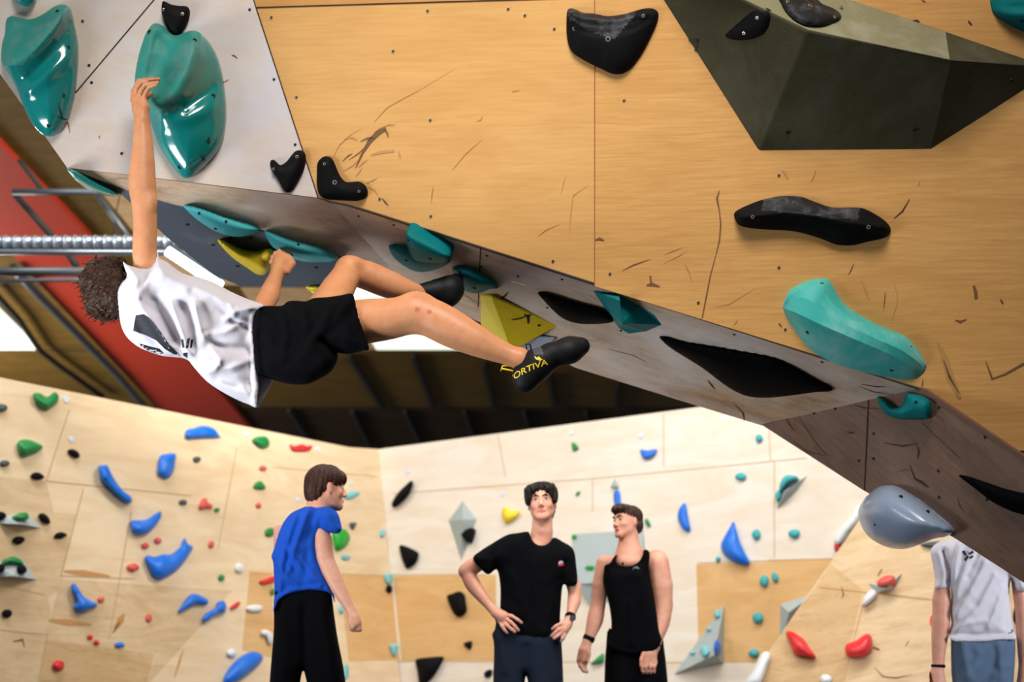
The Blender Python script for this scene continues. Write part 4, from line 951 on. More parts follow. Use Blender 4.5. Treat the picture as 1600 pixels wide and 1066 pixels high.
# ------------------------------------------------------------------ people: smooth body surfaces
def skin_mat(name, col, dark, red):
    m = mat(name, col, 0.48, 0.4); nt = m.node_tree; b = nt.nodes['Principled BSDF']
    tc = nd(nt, 'ShaderNodeTexCoord').outputs['Object']
    c = mixc(nt, ramp(nt, noise_tex(nt, tc, 7, 4, 0.6), [(0.42, G1(0)), (0.70, G1(0.5))]), col, red)
    c = mixc(nt, ramp(nt, noise_tex(nt, tc, 26, 3, 0.6), [(0.45, G1(0)), (0.75, G1(0.35))]), c, dark)
    nt.links.new(c, b.inputs['Base Color'])
    b.inputs['Subsurface Weight'].default_value = 0.12; b.inputs['Subsurface Radius'].default_value = (0.02, 0.008, 0.004)
    bp = nd(nt, 'ShaderNodeBump'); bp.inputs['Strength'].default_value = 0.12; bp.inputs['Distance'].default_value = 0.001
    nt.links.new(noise_tex(nt, tc, 220, 3, 0.6), bp.inputs['Height']); nt.links.new(bp.outputs[0], b.inputs['Normal'])
    return m


def cloth_mat(name, col, rough=0.85, weave=0.25, spec=0.15, sheen=0.0):
    m = mat(name, col, rough, spec); nt = m.node_tree; b = nt.nodes['Principled BSDF']
    tc = nd(nt, 'ShaderNodeTexCoord').outputs['Object']
    b.inputs['Sheen Weight'].default_value = sheen
    bp = nd(nt, 'ShaderNodeBump'); bp.inputs['Strength'].default_value = weave; bp.inputs['Distance'].default_value = 0.004
    nt.links.new(noise_tex(nt, tc, 26, 6, 0.65, 0.8), bp.inputs['Height']); nt.links.new(bp.outputs[0], b.inputs['Normal'])
    return m


def hair_mat(name, c1, c2):
    m = mat(name, c1, 0.55, 0.2); nt = m.node_tree; b = nt.nodes['Principled BSDF']
    tc = nd(nt, 'ShaderNodeTexCoord').outputs['Object']
    nt.links.new(mixc(nt, ramp(nt, noise_tex(nt, tc, 55, 4, 0.6, 1.0), [(0.40, G1(0)), (0.65, G1(1))]), c1, c2), b.inputs['Base Color'])
    return m


M['skin_a'] = skin_mat('skin_climber', srgb(220, 154, 108), srgb(188, 120, 80), srgb(212, 132, 96))
M['skin_b'] = skin_mat('skin_watcher', srgb(226, 166, 138), srgb(198, 128, 104), srgb(218, 134, 118))
M['lips'] = mat('lips', srgb(176, 84, 80), 0.5)
M['bruise'] = mat('graze', srgb(200, 108, 84), 0.5)
M['hair_a'] = hair_mat('hair_brown_curls', srgb(34, 20, 14), srgb(76, 50, 34))
M['hair_b'] = hair_mat('hair_chestnut', srgb(46, 26, 20), srgb(76, 46, 32))
M['hair_c'] = hair_mat('hair_near_black', srgb(16, 12, 11), srgb(34, 25, 22))
M['hair_d'] = hair_mat('hair_dark_brown', srgb(44, 28, 24), srgb(74, 50, 40))
M['white_cloth'] = cloth_mat('white_cotton', srgb(216, 211, 218), 0.9, 0.35)
M['blk_cloth'] = cloth_mat('black_cloth', srgb(9, 9, 12), 0.95, 0.3, 0.08)
M['navy_cloth'] = cloth_mat('navy_cloth', srgb(24, 32, 46), 0.9, 0.3)
M['blue_cloth'] = cloth_mat('royal_blue_cotton', srgb(28, 82, 190), 0.9, 0.4)
M['denim'] = cloth_mat('grey_blue_jersey', srgb(92, 112, 136), 0.9, 0.5)
M['eye_white'] = mat('eye_white', srgb(196, 180, 170), 0.3)
M['iris'] = mat('iris_dark', srgb(34, 22, 16), 0.2)
M['shoe'] = cloth_mat('shoe_rubber', srgb(15, 15, 17), 0.6, 0.1, 0.25)
M['shoe_grey'] = cloth_mat('shoe_strap', srgb(70, 72, 76), 0.6, 0.1, 0.3)
M['shoe_yel'] = mat('shoe_yellow', srgb(232, 200, 40), 0.5)
M['print'] = mat('shirt_print', srgb(24, 24, 34), 0.7)


def A3(v): return np.array(tuple(v), dtype=np.float64)


def cap(a, b, ra, rb=None):
    """round cone: the hull of two balls"""
    a, b = A3(a), A3(b); rb = ra if rb is None else rb; ba = b - a; l2 = float((ba ** 2).sum()); rr = ra - rb; a2 = l2 - rr * rr
    if a2 <= 1e-9:
        c, r = (a, ra) if ra > rb else (b, rb)
        return lambda P: np.sqrt(((P - c) ** 2).sum(1)) - r
    il2 = 1.0 / l2

    def f(P):
        pa = P - a; y = pa @ ba; z = y - l2; x2 = ((pa * l2 - y[:, None] * ba) ** 2).sum(1); y2 = y * y * l2; z2 = z * z * l2
        k = np.sign(rr) * rr * rr * x2
        d = (np.sqrt(x2 * a2 * il2) + y * rr) * il2 - ra
        d = np.where(np.sign(y) * a2 * y2 < k, np.sqrt(x2 + y2) * il2 - ra, d)
        return np.where(np.sign(z) * a2 * z2 > k, np.sqrt(x2 + z2) * il2 - rb, d)
    return f


def ell(c, r, R=None):
    c = A3(c); r = A3(r); R = None if R is None else np.array([A3(q) for q in R])

    def f(P):
        q = P - c
        if R is not None: q = q @ R.T
        k0 = np.sqrt(((q / r) ** 2).sum(1)); k1 = np.sqrt(((q / (r * r)) ** 2).sum(1)) + 1e-9
        return k0 * (k0 - 1) / k1
    return f


def smin(a, b, k):
    if k <= 0: return np.minimum(a, b)
    h = np.maximum(k - np.abs(a - b), 0) / k
    return np.minimum(a, b) - h * h * k * 0.25


def union(items, k=0.02):
    """items: functions or (function, own blend)"""
    def f(P):
        d = None
        for it in items:
            fn, kk = it if isinstance(it, tuple) else (it, k)
            e = fn(P); d = e if d is None else smin(d, e, kk)
        return d
    return f


def minus(f, g, k=0.004):
    return lambda P: -smin(-f(P), g(P), k)


def chain(pts, rs, k=0.01):
    k = min(k, .006)
    if len(pts) >= 4 and max(rs) > .02:
        P, R = [Vector(p) for p in pts], list(rs); n = len(P); q, w = [], []
        for i in range(n - 1):
            a, b, c, d = P[max(i - 1, 0)], P[i], P[i + 1], P[min(i + 2, n - 1)]; ra, rb, rc, rd = R[max(i - 1, 0)], R[i], R[i + 1], R[min(i + 2, n - 1)]
            for t in (0, 1 / 3, 2 / 3):
                f = lambda a, b, c, d: (b * 2 + (c - a) * t + (a * 2 - b * 5 + c * 4 - d) * t * t + (b * 3 - a - c * 3 + d) * t ** 3) * 0.5
                q.append(f(a, b, c, d)); w.append(f(ra, rb, rc, rd))
        pts, rs, k = q + [P[-1]], w + [R[-1]], 0.0
    return union([cap(pts[i], pts[i + 1], rs[i], rs[i + 1]) for i in range(len(pts) - 1)], k)


def nets(name, f, lo, hi, h, mats, parent, slotf=None, smooth=True):
    """surface nets over a sampled distance field; only blocks near the surface are evaluated"""
    lo, hi = A3(lo), A3(hi); B = 8
    n = (np.ceil((hi - lo) / h / B).astype(int)) * B + 1
    V = np.full(n, 1.0, np.float32)
    nb = (n - 1) // B
    bc = np.stack(np.meshgrid(*[np.arange(k) for k in nb], indexing='ij'), -1).reshape(-1, 3)
    d = f(lo + (bc + 0.5) * B * h)
    half = B * h * 0.87 * 1.5 + h
    for (i, j, k), dd in zip(bc, d):
        if dd < -half: V[i * B:(i + 1) * B + 1, j * B:(j + 1) * B + 1, k * B:(k + 1) * B + 1] = -1
    act = bc[np.abs(d) <= half]
    off = np.stack(np.meshgrid(*[np.arange(B + 1)] * 3, indexing='ij'), -1).reshape(-1, 3)
    for s in range(0, len(act), 200):
        a = act[s:s + 200]
        idx = (a[:, None] * B + off[None]).reshape(-1, 3)
        V[idx[:, 0], idx[:, 1], idx[:, 2]] = f(lo + idx * h)
    S = V < 0
    c = [S[x:n[0] - 1 + x, y:n[1] - 1 + y, z:n[2] - 1 + z] for x in (0, 1) for y in (0, 1) for z in (0, 1)]
    cnt = sum(q.astype(np.int8) for q in c)
    cell = np.argwhere((cnt > 0) & (cnt < 8))
    ids = np.full(n - 1, -1, np.int64); ids[tuple(cell.T)] = np.arange(len(cell))
    acc = np.zeros((len(cell), 3)); num = np.zeros(len(cell))
    corners = [(x, y, z) for x in (0, 1) for y in (0, 1) for z in (0, 1)]
    for a_ in corners:
        for ax in range(3):
            if a_[ax]: continue
            b_ = list(a_); b_[ax] = 1
            va = V[tuple((cell + a_).T)]; vb = V[tuple((cell + b_).T)]; m = (va < 0) != (vb < 0)
            t = np.where(m, va / np.where(m, va - vb, 1), 0)
            p = np.array(a_, float)[None] + np.zeros((len(cell), 3)); p[:, ax] += t
            acc += p * m[:, None]; num += m
    P = lo + (cell + acc / num[:, None]) * h
    faces = []
    for ax in range(3):
        o1, o2 = [q for q in range(3) if q != ax]
        sl0 = [slice(None)] * 3; sl1 = [slice(None)] * 3; sl0[ax] = slice(0, -1); sl1[ax] = slice(1, None)
        e = np.argwhere(S[tuple(sl0)] != S[tuple(sl1)])
        ok = (e[:, o1] > 0) & (e[:, o2] > 0) & (e[:, o1] < n[o1] - 1) & (e[:, o2] < n[o2] - 1); e = e[ok]
        q = []
        for d1, d2 in ((0, 0), (-1, 0), (-1, -1), (0, -1)):
            g = e.copy(); g[:, o1] += d1; g[:, o2] += d2; q.append(ids[tuple(g.T)])
        q = np.stack(q, 1); flip = S[tuple(e.T)]
        if ax == 1: flip = ~flip
        q[~flip] = q[~flip][:, ::-1]
        faces.append(q)
    Fq = np.concatenate(faces); Fq = Fq[(Fq >= 0).all(1)]
    # even out the surface while keeping its volume
    if name == 'body':
        E = np.concatenate([Fq[:, [i, (i + 1) % 4]] for i in range(4)]); nP = len(P)
        for it in range(24):
            lam = 0.55 if it % 2 == 0 else -0.57
            cntv = np.bincount(E[:, 0], minlength=nP).astype(float)[:, None] + 1e-9
            avg = np.stack([np.bincount(E[:, 0], weights=P[E[:, 1], c_], minlength=nP) for c_ in range(3)], 1) / cntv
            P = P + lam * np.where(cntv > .5, avg - P, 0)
    base = Vector(parent.location) if parent is not None else Vector()
    me = bpy.data.meshes.new(name)
    me.vertices.add(len(P)); me.vertices.foreach_set('co', (P - A3(base)).ravel())
    me.loops.add(len(Fq) * 4); me.loops.foreach_set('vertex_index', Fq.ravel().astype(np.int32))
    me.polygons.add(len(Fq)); me.polygons.foreach_set('loop_start', np.arange(len(Fq), dtype=np.int32) * 4)
    me.update(calc_edges=True); me.validate()
    o = link(name, me, mats, parent, smooth)
    if slotf is not None:
        cen = P[Fq].mean(1); me.polygons.foreach_set('material_index', slotf(cen).astype(np.int32))
    return o


def wrinkle(P, s=1.0, seed=0.0):
    x, y, z = P[:, 0] * s + seed, P[:, 1] * s + seed * 1.7, P[:, 2] * s
    a = np.sin(x * 3.1 + 1.7 * np.sin(z * 2.3 + y)) * np.cos(z * 2.7 + 1.1 * np.sin(x * 1.9))
    b = np.sin(z * 5.3 + 2.1 * np.sin(x * 3.7 + 1.3) + y * 2)
    return a * 0.6 + b * 0.4


def puff(name, Yc, outline, H, m, parent, ridges=(), res=None, sm=3, back=1.0, pw=2.7, edge=0.8, slots=(), jitter=0.0, seed=0.0, rims=()):
    """clothing as a closed body of real depth: outline traced, front and back bulge by H; ridges are the folds"""
    loop = smooth_loop(outline, sm) if sm > 1 else list(outline)
    L2 = np.array(loop); A, B = L2, np.roll(L2, -1, 0)
    size = max(np.ptp(L2[:, 0]), np.ptp(L2[:, 1])); step = res or size / 60
    xs = np.arange(L2[:, 0].min(), L2[:, 0].max(), step); ys = np.arange(L2[:, 1].min(), L2[:, 1].max(), step)
    G = np.array([(x + (step / 2 if j % 2 else 0), y) for j, y in enumerate(ys) for x in xs]); G = G[inside(G, loop)]
    T = np.roll(L2, -1, 0) - np.roll(L2, 1, 0); N = np.stack([T[:, 1], -T[:, 0]], 1); N /= np.linalg.norm(N, axis=1)[:, None] + 1e-9
    if (A[:, 0] * B[:, 1] - B[:, 0] * A[:, 1]).sum() > 0: N = -N
    Q, D = [], []
    for g, lim in ((G, 0.8), (L2 + N * step * 0.10, 0.07), (L2 + N * step * 0.35, 0.3)):
        g = g[inside(g, loop)]; d = seg_dist(g, A, B); k = d > lim * step; Q.append(g[k]); D.append(d[k])
    Q = np.concatenate(Q); D = np.concatenate(D); dm = D.max() * edge
    def rim(Pq):
        r = np.zeros(len(Pq))
        for pl_, amp, w in rims:
            R = np.array(pl_, float); r = np.maximum(r, amp * np.exp(-(np.maximum(seg_dist(Pq, R[:-1], R[1:]) - 2, 0) / w) ** 2))
        return r
    t = np.clip(D / dm, 0, 1); hr = rim(Q); h = hr + (H - hr) * (1 - (1 - t) ** pw) ** (1 / pw)
    hf = h.copy()
    for pl_, amp, w in ridges:
        R = np.array(pl_, float); rd = seg_dist(Q, R[:-1], R[1:]); hf += amp * np.exp(-(rd / w) ** 2) * np.clip(t * 4, 0, 1)
    if jitter: hf += jitter * wrinkle(np.stack([Q[:, 0], Q[:, 1] * 0, Q[:, 1]], 1), 0.045, seed) * np.clip(t * 3, 0, 1)
    n = len(L2); allp = [Vector(p) for p in np.concatenate([L2, Q])]
    v2, _, tris, _, _, _ = delaunay_2d_cdt(allp, [(i, (i + 1) % n) for i in range(n)], [], 1, 1e-5)
    ref = np.concatenate([L2, Q]); h0 = rim(L2); hf = np.concatenate([h0, hf]); hb = np.concatenate([h0, h * back])
    if len(v2) != len(ref):
        ii = [int(((ref - np.array(tuple(v))) ** 2).sum(1).argmin()) for v in v2]; hf = hf[ii]; hb = hb[ii]; onb = [i < n for i in ii]
    else: onb = [i < n for i in range(len(v2))]
    base = Vector(parent.location)
    yc = Yc if callable(Yc) else (lambda x, y: Yc)
    vs = [at(v[0], v[1], yc(v[0], v[1]) - float(a)) - base for v, a in zip(v2, hf)]
    idx = {}
    for i, v in enumerate(v2):
        if onb[i] and hb[i] < 1e-4: idx[i] = i
        else: idx[i] = len(vs); vs.append(at(v[0], v[1], yc(v[0], v[1]) + float(hb[i])) - base)
    fs = [tuple(t_) for t_ in tris] + [tuple(idx[k] for k in reversed(t_)) for t_ in tris]
    be = {}
    for t_ in tris:
        for a_, b_ in ((t_[0], t_[1]), (t_[1], t_[2]), (t_[2], t_[0])): be[(a_, b_)] = 1
    for (a_, b_) in list(be):
        if (b_, a_) not in be:
            q_ = [a_, b_, idx[b_], idx[a_]]; q2 = []
            for k_ in q_:
                if k_ not in q2: q2.append(k_)
            if len(q2) > 2: fs.append(tuple(reversed(q2)))
    me = bpy.data.meshes.new(name); me.from_pydata([tuple(v) for v in vs], [], fs); me.update()
    bm = bmesh.new(); bm.from_mesh(me); bmesh.ops.recalc_face_normals(bm, faces=bm.faces); bm.to_mesh(me); bm.free()
    mats = m if isinstance(m, list) else [m]
    o = link(name, me, mats, parent, True)
    if slots:
        C2 = np.array([tuple((v2[t_[0]] + v2[t_[1]] + v2[t_[2]]) / 3) for t_ in tris]); mi = np.zeros(len(me.polygons), np.int32)
        for poly, s in slots: mi[:len(tris)][inside(C2, poly)] = s
        me.polygons.foreach_set('material_index', mi)
    return o


def frame(fwd, up):
    y = Vector(fwd).normalized(); z = Vector(up); z = (z - y * z.dot(y)).normalized(); x = y.cross(z)
    return x, y, z


class Head:
    def __init__(self, c, fwd, up, s=1.0):
        self.c = Vector(c); self.x, self.y, self.z = frame(fwd, up); self.s = s

    def w(self, x, y, z): return self.c + (self.x * x + self.y * y + self.z * z) * self.s

    def loc(self, P): return (P - A3(self.c)) @ np.array([A3(self.x), A3(self.y), A3(self.z)]).T / self.s

    def local(self, fn): return lambda P: fn(self.loc(P)) * self.s

    def face(self):
        it = [(ell((0, -.012, .032), (.074, .094, .086)), .01), (ell((0, .025, -.025), (.060, .066, .086)), .03), (ell((0, .070, -.098), (.022, .018, .017)), .025)]
        for s in (-1, 1):
            it += [(cap((s * .052, -.005, -.045), (s * .018, .066, -.095), .016, .014), .03), (ell((s * .042, .058, -.026), (.020, .022, .018)), .02),
                   (cap((s * .010, .086, .024), (s * .042, .074, .024), .010, .008), .012), (ell((s * .011, .098, -.038), (.009, .010, .008)), .006),
                   (union([ell((s * .079, -.008, .000), (.007, .019, .030)), ell((s * .077, -.002, -.024), (.006, .009, .010))], .01), .006)]
        it += [(cap((0, .088, .008), (0, .109, -.032), .007, .011), .010), (cap((-.020, .086, -.064), (.020, .086, -.064), .006), .006), (cap((-.016, .087, -.073), (.016, .087, -.073), .007), .006)]
        base = union(it)
        sock = union([ell((s * .031, .094, .004), (.017, .012, .0075)) for s in (-1, 1)], 0)
        f = minus(base, sock, .010)
        f = minus(f, cap((-.021, .097, -.0685), (.021, .097, -.0685), .0022), .003)
        return self.local(f)

    def lip_region(self, C):
        q = self.loc(C)
        return (np.abs(q[:, 0]) < .024) & (q[:, 1] > .083) & (np.abs(q[:, 2] + .069) < .0125 - np.abs(q[:, 0]) * .25)

    def features(self, par, hairm, gaze=(0, 1, 0), h=0.0022):
        for s in (-1, 1):
            c = self.w(s * .031, .0755, .004)
            o = nets('eye', ell(c, (.0125 * self.s,) * 3), c - Vector((.02,) * 3), c + Vector((.02,) * 3), h, [M['eye_white'], M['iris']], par,
                     slotf=lambda C, c=c, s=s: (((C - A3(c)) / np.linalg.norm(C - A3(c), axis=1)[:, None]) @ A3((self.x * gaze[0] + self.y * gaze[1] + self.z * gaze[2]).normalized()) > 0.72))
            a = [self.w(s * x, y, z) for x, y, z in ((.012, .097, .022), (.030, .094, .029), (.046, .080, .024))]
            nets('eyebrow', chain(a, [.0035 * self.s, .0048 * self.s, .0025 * self.s]), Vector([min(q[i] for q in a) - .012 for i in range(3)]), Vector([max(q[i] for q in a) + .012 for i in range(3)]), h, hairm, par)


def strands(name, pts_dirs, m, parent, r=0.0022, seg=5, seed=1):
    """locks of hair as tapered tubes in one mesh"""
    rnd = random.Random(seed); vs, fs = [], []; base = Vector(parent.location)
    for p, d, L, curl in pts_dirs:
        K = 4; p = Vector(p); d = Vector(d).normalized(); s = d.orthogonal().normalized(); t = d.cross(s); ph = rnd.uniform(0, 6.28); b0 = len(vs)
        for i in range(seg + 1):
            u = i / seg; q = p + d * L * u + (s * math.cos(ph + u * 5) + t * math.sin(ph + u * 5)) * curl * u
            rr = r * (1 - 0.8 * u)
            for k in range(K):
                a = 2 * math.pi * k / K; vs.append(q + (s * math.cos(a) + t * math.sin(a)) * rr - base)
        for i in range(seg):
            for k in range(K): fs.append((b0 + i * K + k, b0 + i * K + (k + 1) % K, b0 + (i + 1) * K + (k + 1) % K, b0 + (i + 1) * K + k))
    return vs, fs


def add_to(o, vs, fs):
    bm = bmesh.new(); bm.from_mesh(o.data); nv = [bm.verts.new(v) for v in vs]
    for f in fs:
        g = bm.faces.new([nv[i] for i in f]); g.smooth = True
    bm.to_mesh(o.data); bm.free()


def bounds(pts, pad):
    return [min(p[i] for p in pts) - pad for i in range(3)], [max(p[i] for p in pts) + pad for i in range(3)]


def finger(J, pts, r):
    """pts: (px,py,d) from knuckle to tip"""
    P = [J(*p) for p in pts]; n = len(P)
    return chain(P, [r * (1.05 - 0.28 * i / (n - 1)) for i in range(n)], .004)
# ================================================================== the climber
CY = 5.60
J = lambda x, y, d=0.0: at(x, y, CY + d)
px = lambda r: r * CY / F
climber = empty('person', J(450, 530, .1))
tag(climber, 'person in white T-shirt and black shorts hanging sideways under the overhang', 'person')

fing = []
for pts, r in (([(207, 158, .03), (208, 143, .045), (217, 126, .045), (238, 123, .02)], .0100), ([(210, 152, .02), (212, 140, .03), (222, 127, .02), (248, 124, -.01)], .0106),
               ([(216, 152, .0), (220, 142, .0), (227, 132, -.01), (246, 129, -.035)], .0106), ([(224, 156, -.012), (227, 146, -.018), (233, 136, -.025), (244, 132, -.045)], .0092)):
    fing.append((finger(J, pts, r), .004))
rhand = union([(chain([J(221, 188, 0), J(218, 172, .01), J(213, 156, .02)], [px(11), px(12), px(9)]), .01), (chain([J(222, 186, -.005), J(225, 168, -.01), J(223, 156, -.008)], [px(10), px(9), px(7)]), .015),
               (chain([J(214, 178, .03), J(222, 160, .05), J(236, 146, .04)], [.014, .012, .009]), .01)] + fing)
# second hand, closed round the yellow hold: d counts from CY
lf = []
for k, (x0, y0) in enumerate(((425, 412), (427, 405), (431, 399), (437, 395))):
    lf.append((finger(J, [(x0 + 9, y0 + 4, .60), (x0 - 1, y0 - 2, .60), (x0 - 1, y0 - 4, .645), (x0 + 8, y0 + 2, .665)], .0105), .004))
lhand = union([(chain([J(431, 432, .49), J(436, 418, .55), J(440, 407, .60)], [px(11), px(14), px(15)]), .01), (chain([J(447, 424, .54), J(456, 412, .585), J(451, 402, .60)], [.020, .017, .013]), .014),
               (ell(J(443, 410, .59), (.045, .035, .035)), .015)] + lf)
body = union([
    (chain([J(222, 190, 0), J(223, 240, 0), J(222, 285, 0), J(225, 318, 0), J(227, 352, .01), J(226, 398, .02), J(234, 432, .05)], [px(12), px(18), px(22), px(20), px(19), px(19.5), px(23)], .03), .02),
    (rhand, .012),
    (ell(J(236, 316, -.02), (.020, .018, .03)), .03),
    (ell(J(295, 492, .12), (.17, .085, .11)), .04), (chain([J(240, 440, .08), J(252, 500, .12)], [.06, .06]), .05),
    (chain([J(330, 500, .12), J(450, 528, .11)], [.085, .10]), .03),
    (chain([J(212, 462, .10), J(178, 455, .12)], [.058, .055]), .03),
    (ell(J(164, 452, .13), (.095, .085, .085)), .02), (ell(J(196, 429, .11), (.022, .012, .012)), .006),
    (chain([J(252, 505, .14), J(400, 498, .27)], [.055, .042]), .04), (chain([J(400, 498, .27), J(420, 462, .38), J(431, 432, .49)], [.044, .046, .030]), .02), (lhand, .012),
    (chain([J(485, 520, .08), J(560, 504, .03), J(610, 498, 0), J(645, 490, -.02)], [px(36), px(36.5), px(33), px(30)]), .05),
    (chain([J(648, 488, -.02), J(676, 498, -.03), J(707, 514, -.04), J(745, 533, -.05), J(785, 551, -.05), J(813, 561, -.05)], [px(30), px(31), px(30), px(24.5), px(17.5), px(16)], .02), .03),
    (ell(J(655, 478, -.02), (.06, .05, .05)), .03), (chain([J(813, 561, -.05), J(828, 572, -.05), J(860, 558, -.05)], [px(16), px(15), px(14)]), .02),
    (chain([J(500, 505, .16), J(528, 452, .32), J(545, 424, .44)], [.095, .070, .060]), .03),
    (chain([J(545, 424, .44), J(572, 430, .47), J(606, 444, .50), J(640, 456, .53), J(664, 461, .56), J(676, 459, .57)], [.058, .064, .062, .048, .032, .024]), .02),
    (ell(J(548, 414, .42), (.05, .05, .035)), .03),
])
g1, g2 = A3(J(652, 484, -.1)), A3(J(671, 488, -.1))


def climber_slots(C):
    # grazes below the knee
    a = np.linalg.norm((C - g1) * (1, .2, 1.0), axis=1) < .010; b = np.linalg.norm((C - g2) * (1, .2, 1.1), axis=1) < .011
    return (a | b).astype(int)


nets('body', body, J(120, 640, -.28), at(880, 95, CY + .95), .0040, [M['skin_a'], M['bruise']], climber, slotf=climber_slots)

# hair: a mass of clumped curls
hc = J(166, 452, .12)


def curls(P):
    q = P - A3(hc)
    return np.sin(q[:, 0] * 130 + 2.2 * np.sin(q[:, 2] * 90 + q[:, 1] * 40)) * np.sin(q[:, 2] * 150 + 2 * np.sin(q[:, 0] * 70 + q[:, 1] * 90)) * .0045 + np.sin(q[:, 2] * 60 + q[:, 0] * 35) * .003


hair_f = union([(ell(J(164, 446, .13), (.095, .105, .118)), .03), (ell(J(180, 470, .10), (.060, .09, .075)), .04), (ell(J(152, 440, .12), (.060, .09, .075)), .03), (ell(J(158, 478, .12), (.060, .08, .055)), .03), (ell(J(180, 414, .14), (.045, .07, .035)), .03)])
hair = nets('hair', lambda P: hair_f(P) + curls(P), A3(hc) - .19, A3(hc) + .19, .0042, M['hair_a'], climber)
rnd = random.Random(4); sp = []
for i in range(170):
    v = hair.data.vertices[rnd.randrange(len(hair.data.vertices))]; n_ = v.normal
    if v.co.x + climber.location.x > J(188, 450, .1).x: continue
    w_ = (n_ * 0.5 + Vector((-0.3 + rnd.uniform(-.5, .5), rnd.uniform(-.5, .5), -0.5 + rnd.uniform(-.6, .6)))).normalized()
    sp.append((v.co + climber.location - n_ * .006, w_, rnd.uniform(.022, .042), rnd.uniform(.004, .012)))
add_to(hair, *strands('hair', sp, M['hair_a'], climber, r=.0038, seed=3))

# T-shirt with its folds and the dark print across the shoulders
SH = [(192, 409), (198, 413), (205, 416), (221, 419), (234, 416), (243, 407), (246, 394), (250, 404), (262, 410), (285, 427), (310, 433), (335, 442), (361, 456), (386, 467), (412, 477), (402, 486), (396, 500), (395, 525), (398, 545), (402, 578), (404, 600), (402, 622), (401, 637), (388, 632), (373, 626), (348, 613), (323, 596), (302, 573), (295, 564), (282, 559), (257, 557), (234, 550), (216, 542), (201, 530), (191, 514), (186, 492), (182, 464), (186, 448), (198, 432), (195, 420)]
shirt_y = lambda x, y: CY + .10 + 0.00035 * (y - 480) + 0.0001 * (x - 300)
folds = [([(205, 418), (215, 440), (206, 462), (190, 470)], 0.0257, 7), ([(245, 412), (228, 440), (217, 462)], 0.0234, 5), ([(236, 425), (222, 445)], -0.0234, 5), ([(186, 455), (212, 470), (250, 492), (272, 530)], -0.0234, 8),
         ([(250, 420), (300, 450), (350, 470), (400, 480)], 0.0410, 18), ([(215, 470), (238, 500), (268, 545), (290, 560)], 0.0410, 9), ([(270, 478), (280, 505), (292, 540), (300, 565)], 0.0328, 7), ([(243, 468), (258, 500), (275, 530)], -0.0374, 9),
         ([(285, 480), (296, 510), (300, 540)], -0.0304, 8), ([(305, 478), (312, 510), (330, 545), (345, 565)], 0.0398, 6), ([(320, 520), (328, 545), (335, 560)], -0.0234, 5), ([(345, 560), (335, 578), (325, 580)], 0.0234, 5),
         ([(394, 482), (372, 485), (352, 500)], 0.0140, 5), ([(388, 502), (375, 505), (350, 520), (322, 524)], 0.0150, 5), ([(395, 520), (378, 508), (362, 500)], -0.0140, 4), ([(330, 535), (355, 540), (385, 545)], -0.0351, 12),
         ([(395, 560), (360, 575), (330, 578)], 0.0211, 6), ([(400, 600), (370, 600), (340, 592)], -0.0164, 8), ([(393, 500), (394, 560), (398, 630)], 0.0094, 2.5), ([(389, 520), (389, 580), (392, 628)], -0.0070, 2),
         ([(200, 500), (215, 525), (245, 548)], 0.0140, 6), ([(300, 455), (330, 468), (352, 490)], -0.0140, 7), ([(360, 478), (366, 495)], 0.0094, 4), ([(345, 600), (372, 612), (398, 618)], 0.0140, 5)]
shirt = puff('t_shirt', shirt_y, SH, .155, [M['white_cloth']], climber, folds, res=3.2, sm=3, edge=.72, jitter=.0015, rims=[([(412, 477), (398, 495), (396, 530), (402, 578), (402, 630)], .125, 8), ([(195, 410), (221, 419), (245, 400)], .05, 5)])
# inner back hem that hangs below the shorts
puff('shirt_tail', CY + .20, [(398, 585), (412, 583), (428, 588), (424, 600), (412, 622), (403, 637), (399, 620)], .022, M['white_cloth'], climber, [([(415, 590), (408, 620)], .008, 3)], res=2.2)


def wrap_on(target, polys, m, name, parent, lift=.0025, dens=3.0):
    """a printed shape laid on a garment: traced polygon cast along the view on to the cloth"""
    bv = BVHTree.FromPolygons([v.co + parent.location for v in target.data.vertices], [tuple(p.vertices) for p in target.data.polygons])
    vs, fs = [], []
    for poly in polys:
        L = []; n = len(poly)
        for i in range(n):
            a, b = np.array(poly[i], float), np.array(poly[(i + 1) % n], float); k = max(1, int(np.linalg.norm(b - a) / dens))
            L += [tuple(a + (b - a) * j / k) for j in range(k)]
        arr = np.array(L); G = np.array([(x, y) for x in np.arange(arr[:, 0].min(), arr[:, 0].max(), dens) for y in np.arange(arr[:, 1].min(), arr[:, 1].max(), dens)])
        if len(G): G = G[inside(G, L)]
        if len(G): G = G[seg_dist(G, arr, np.roll(arr, -1, 0)) > dens * .5]
        al = [Vector(p) for p in L] + [Vector(p) for p in G]
        v2, _, tr, _, _, _ = delaunay_2d_cdt(al, [(i, (i + 1) % len(L)) for i in range(len(L))], [], 1, 1e-5)
        b0 = len(vs); ok = []
        for v in v2:
            d = ray(v[0], v[1]).normalized(); hit = bv.ray_cast(CO, d)
            ok.append(hit[0] is not None)
            vs.append((hit[0] - d * lift - parent.location) if hit[0] is not None else Vector())
        for t in tr:
            if all(ok[k] for k in t): fs.append(tuple(b0 + k for k in t))
    return pydata(name, vs, fs, m, parent, True)


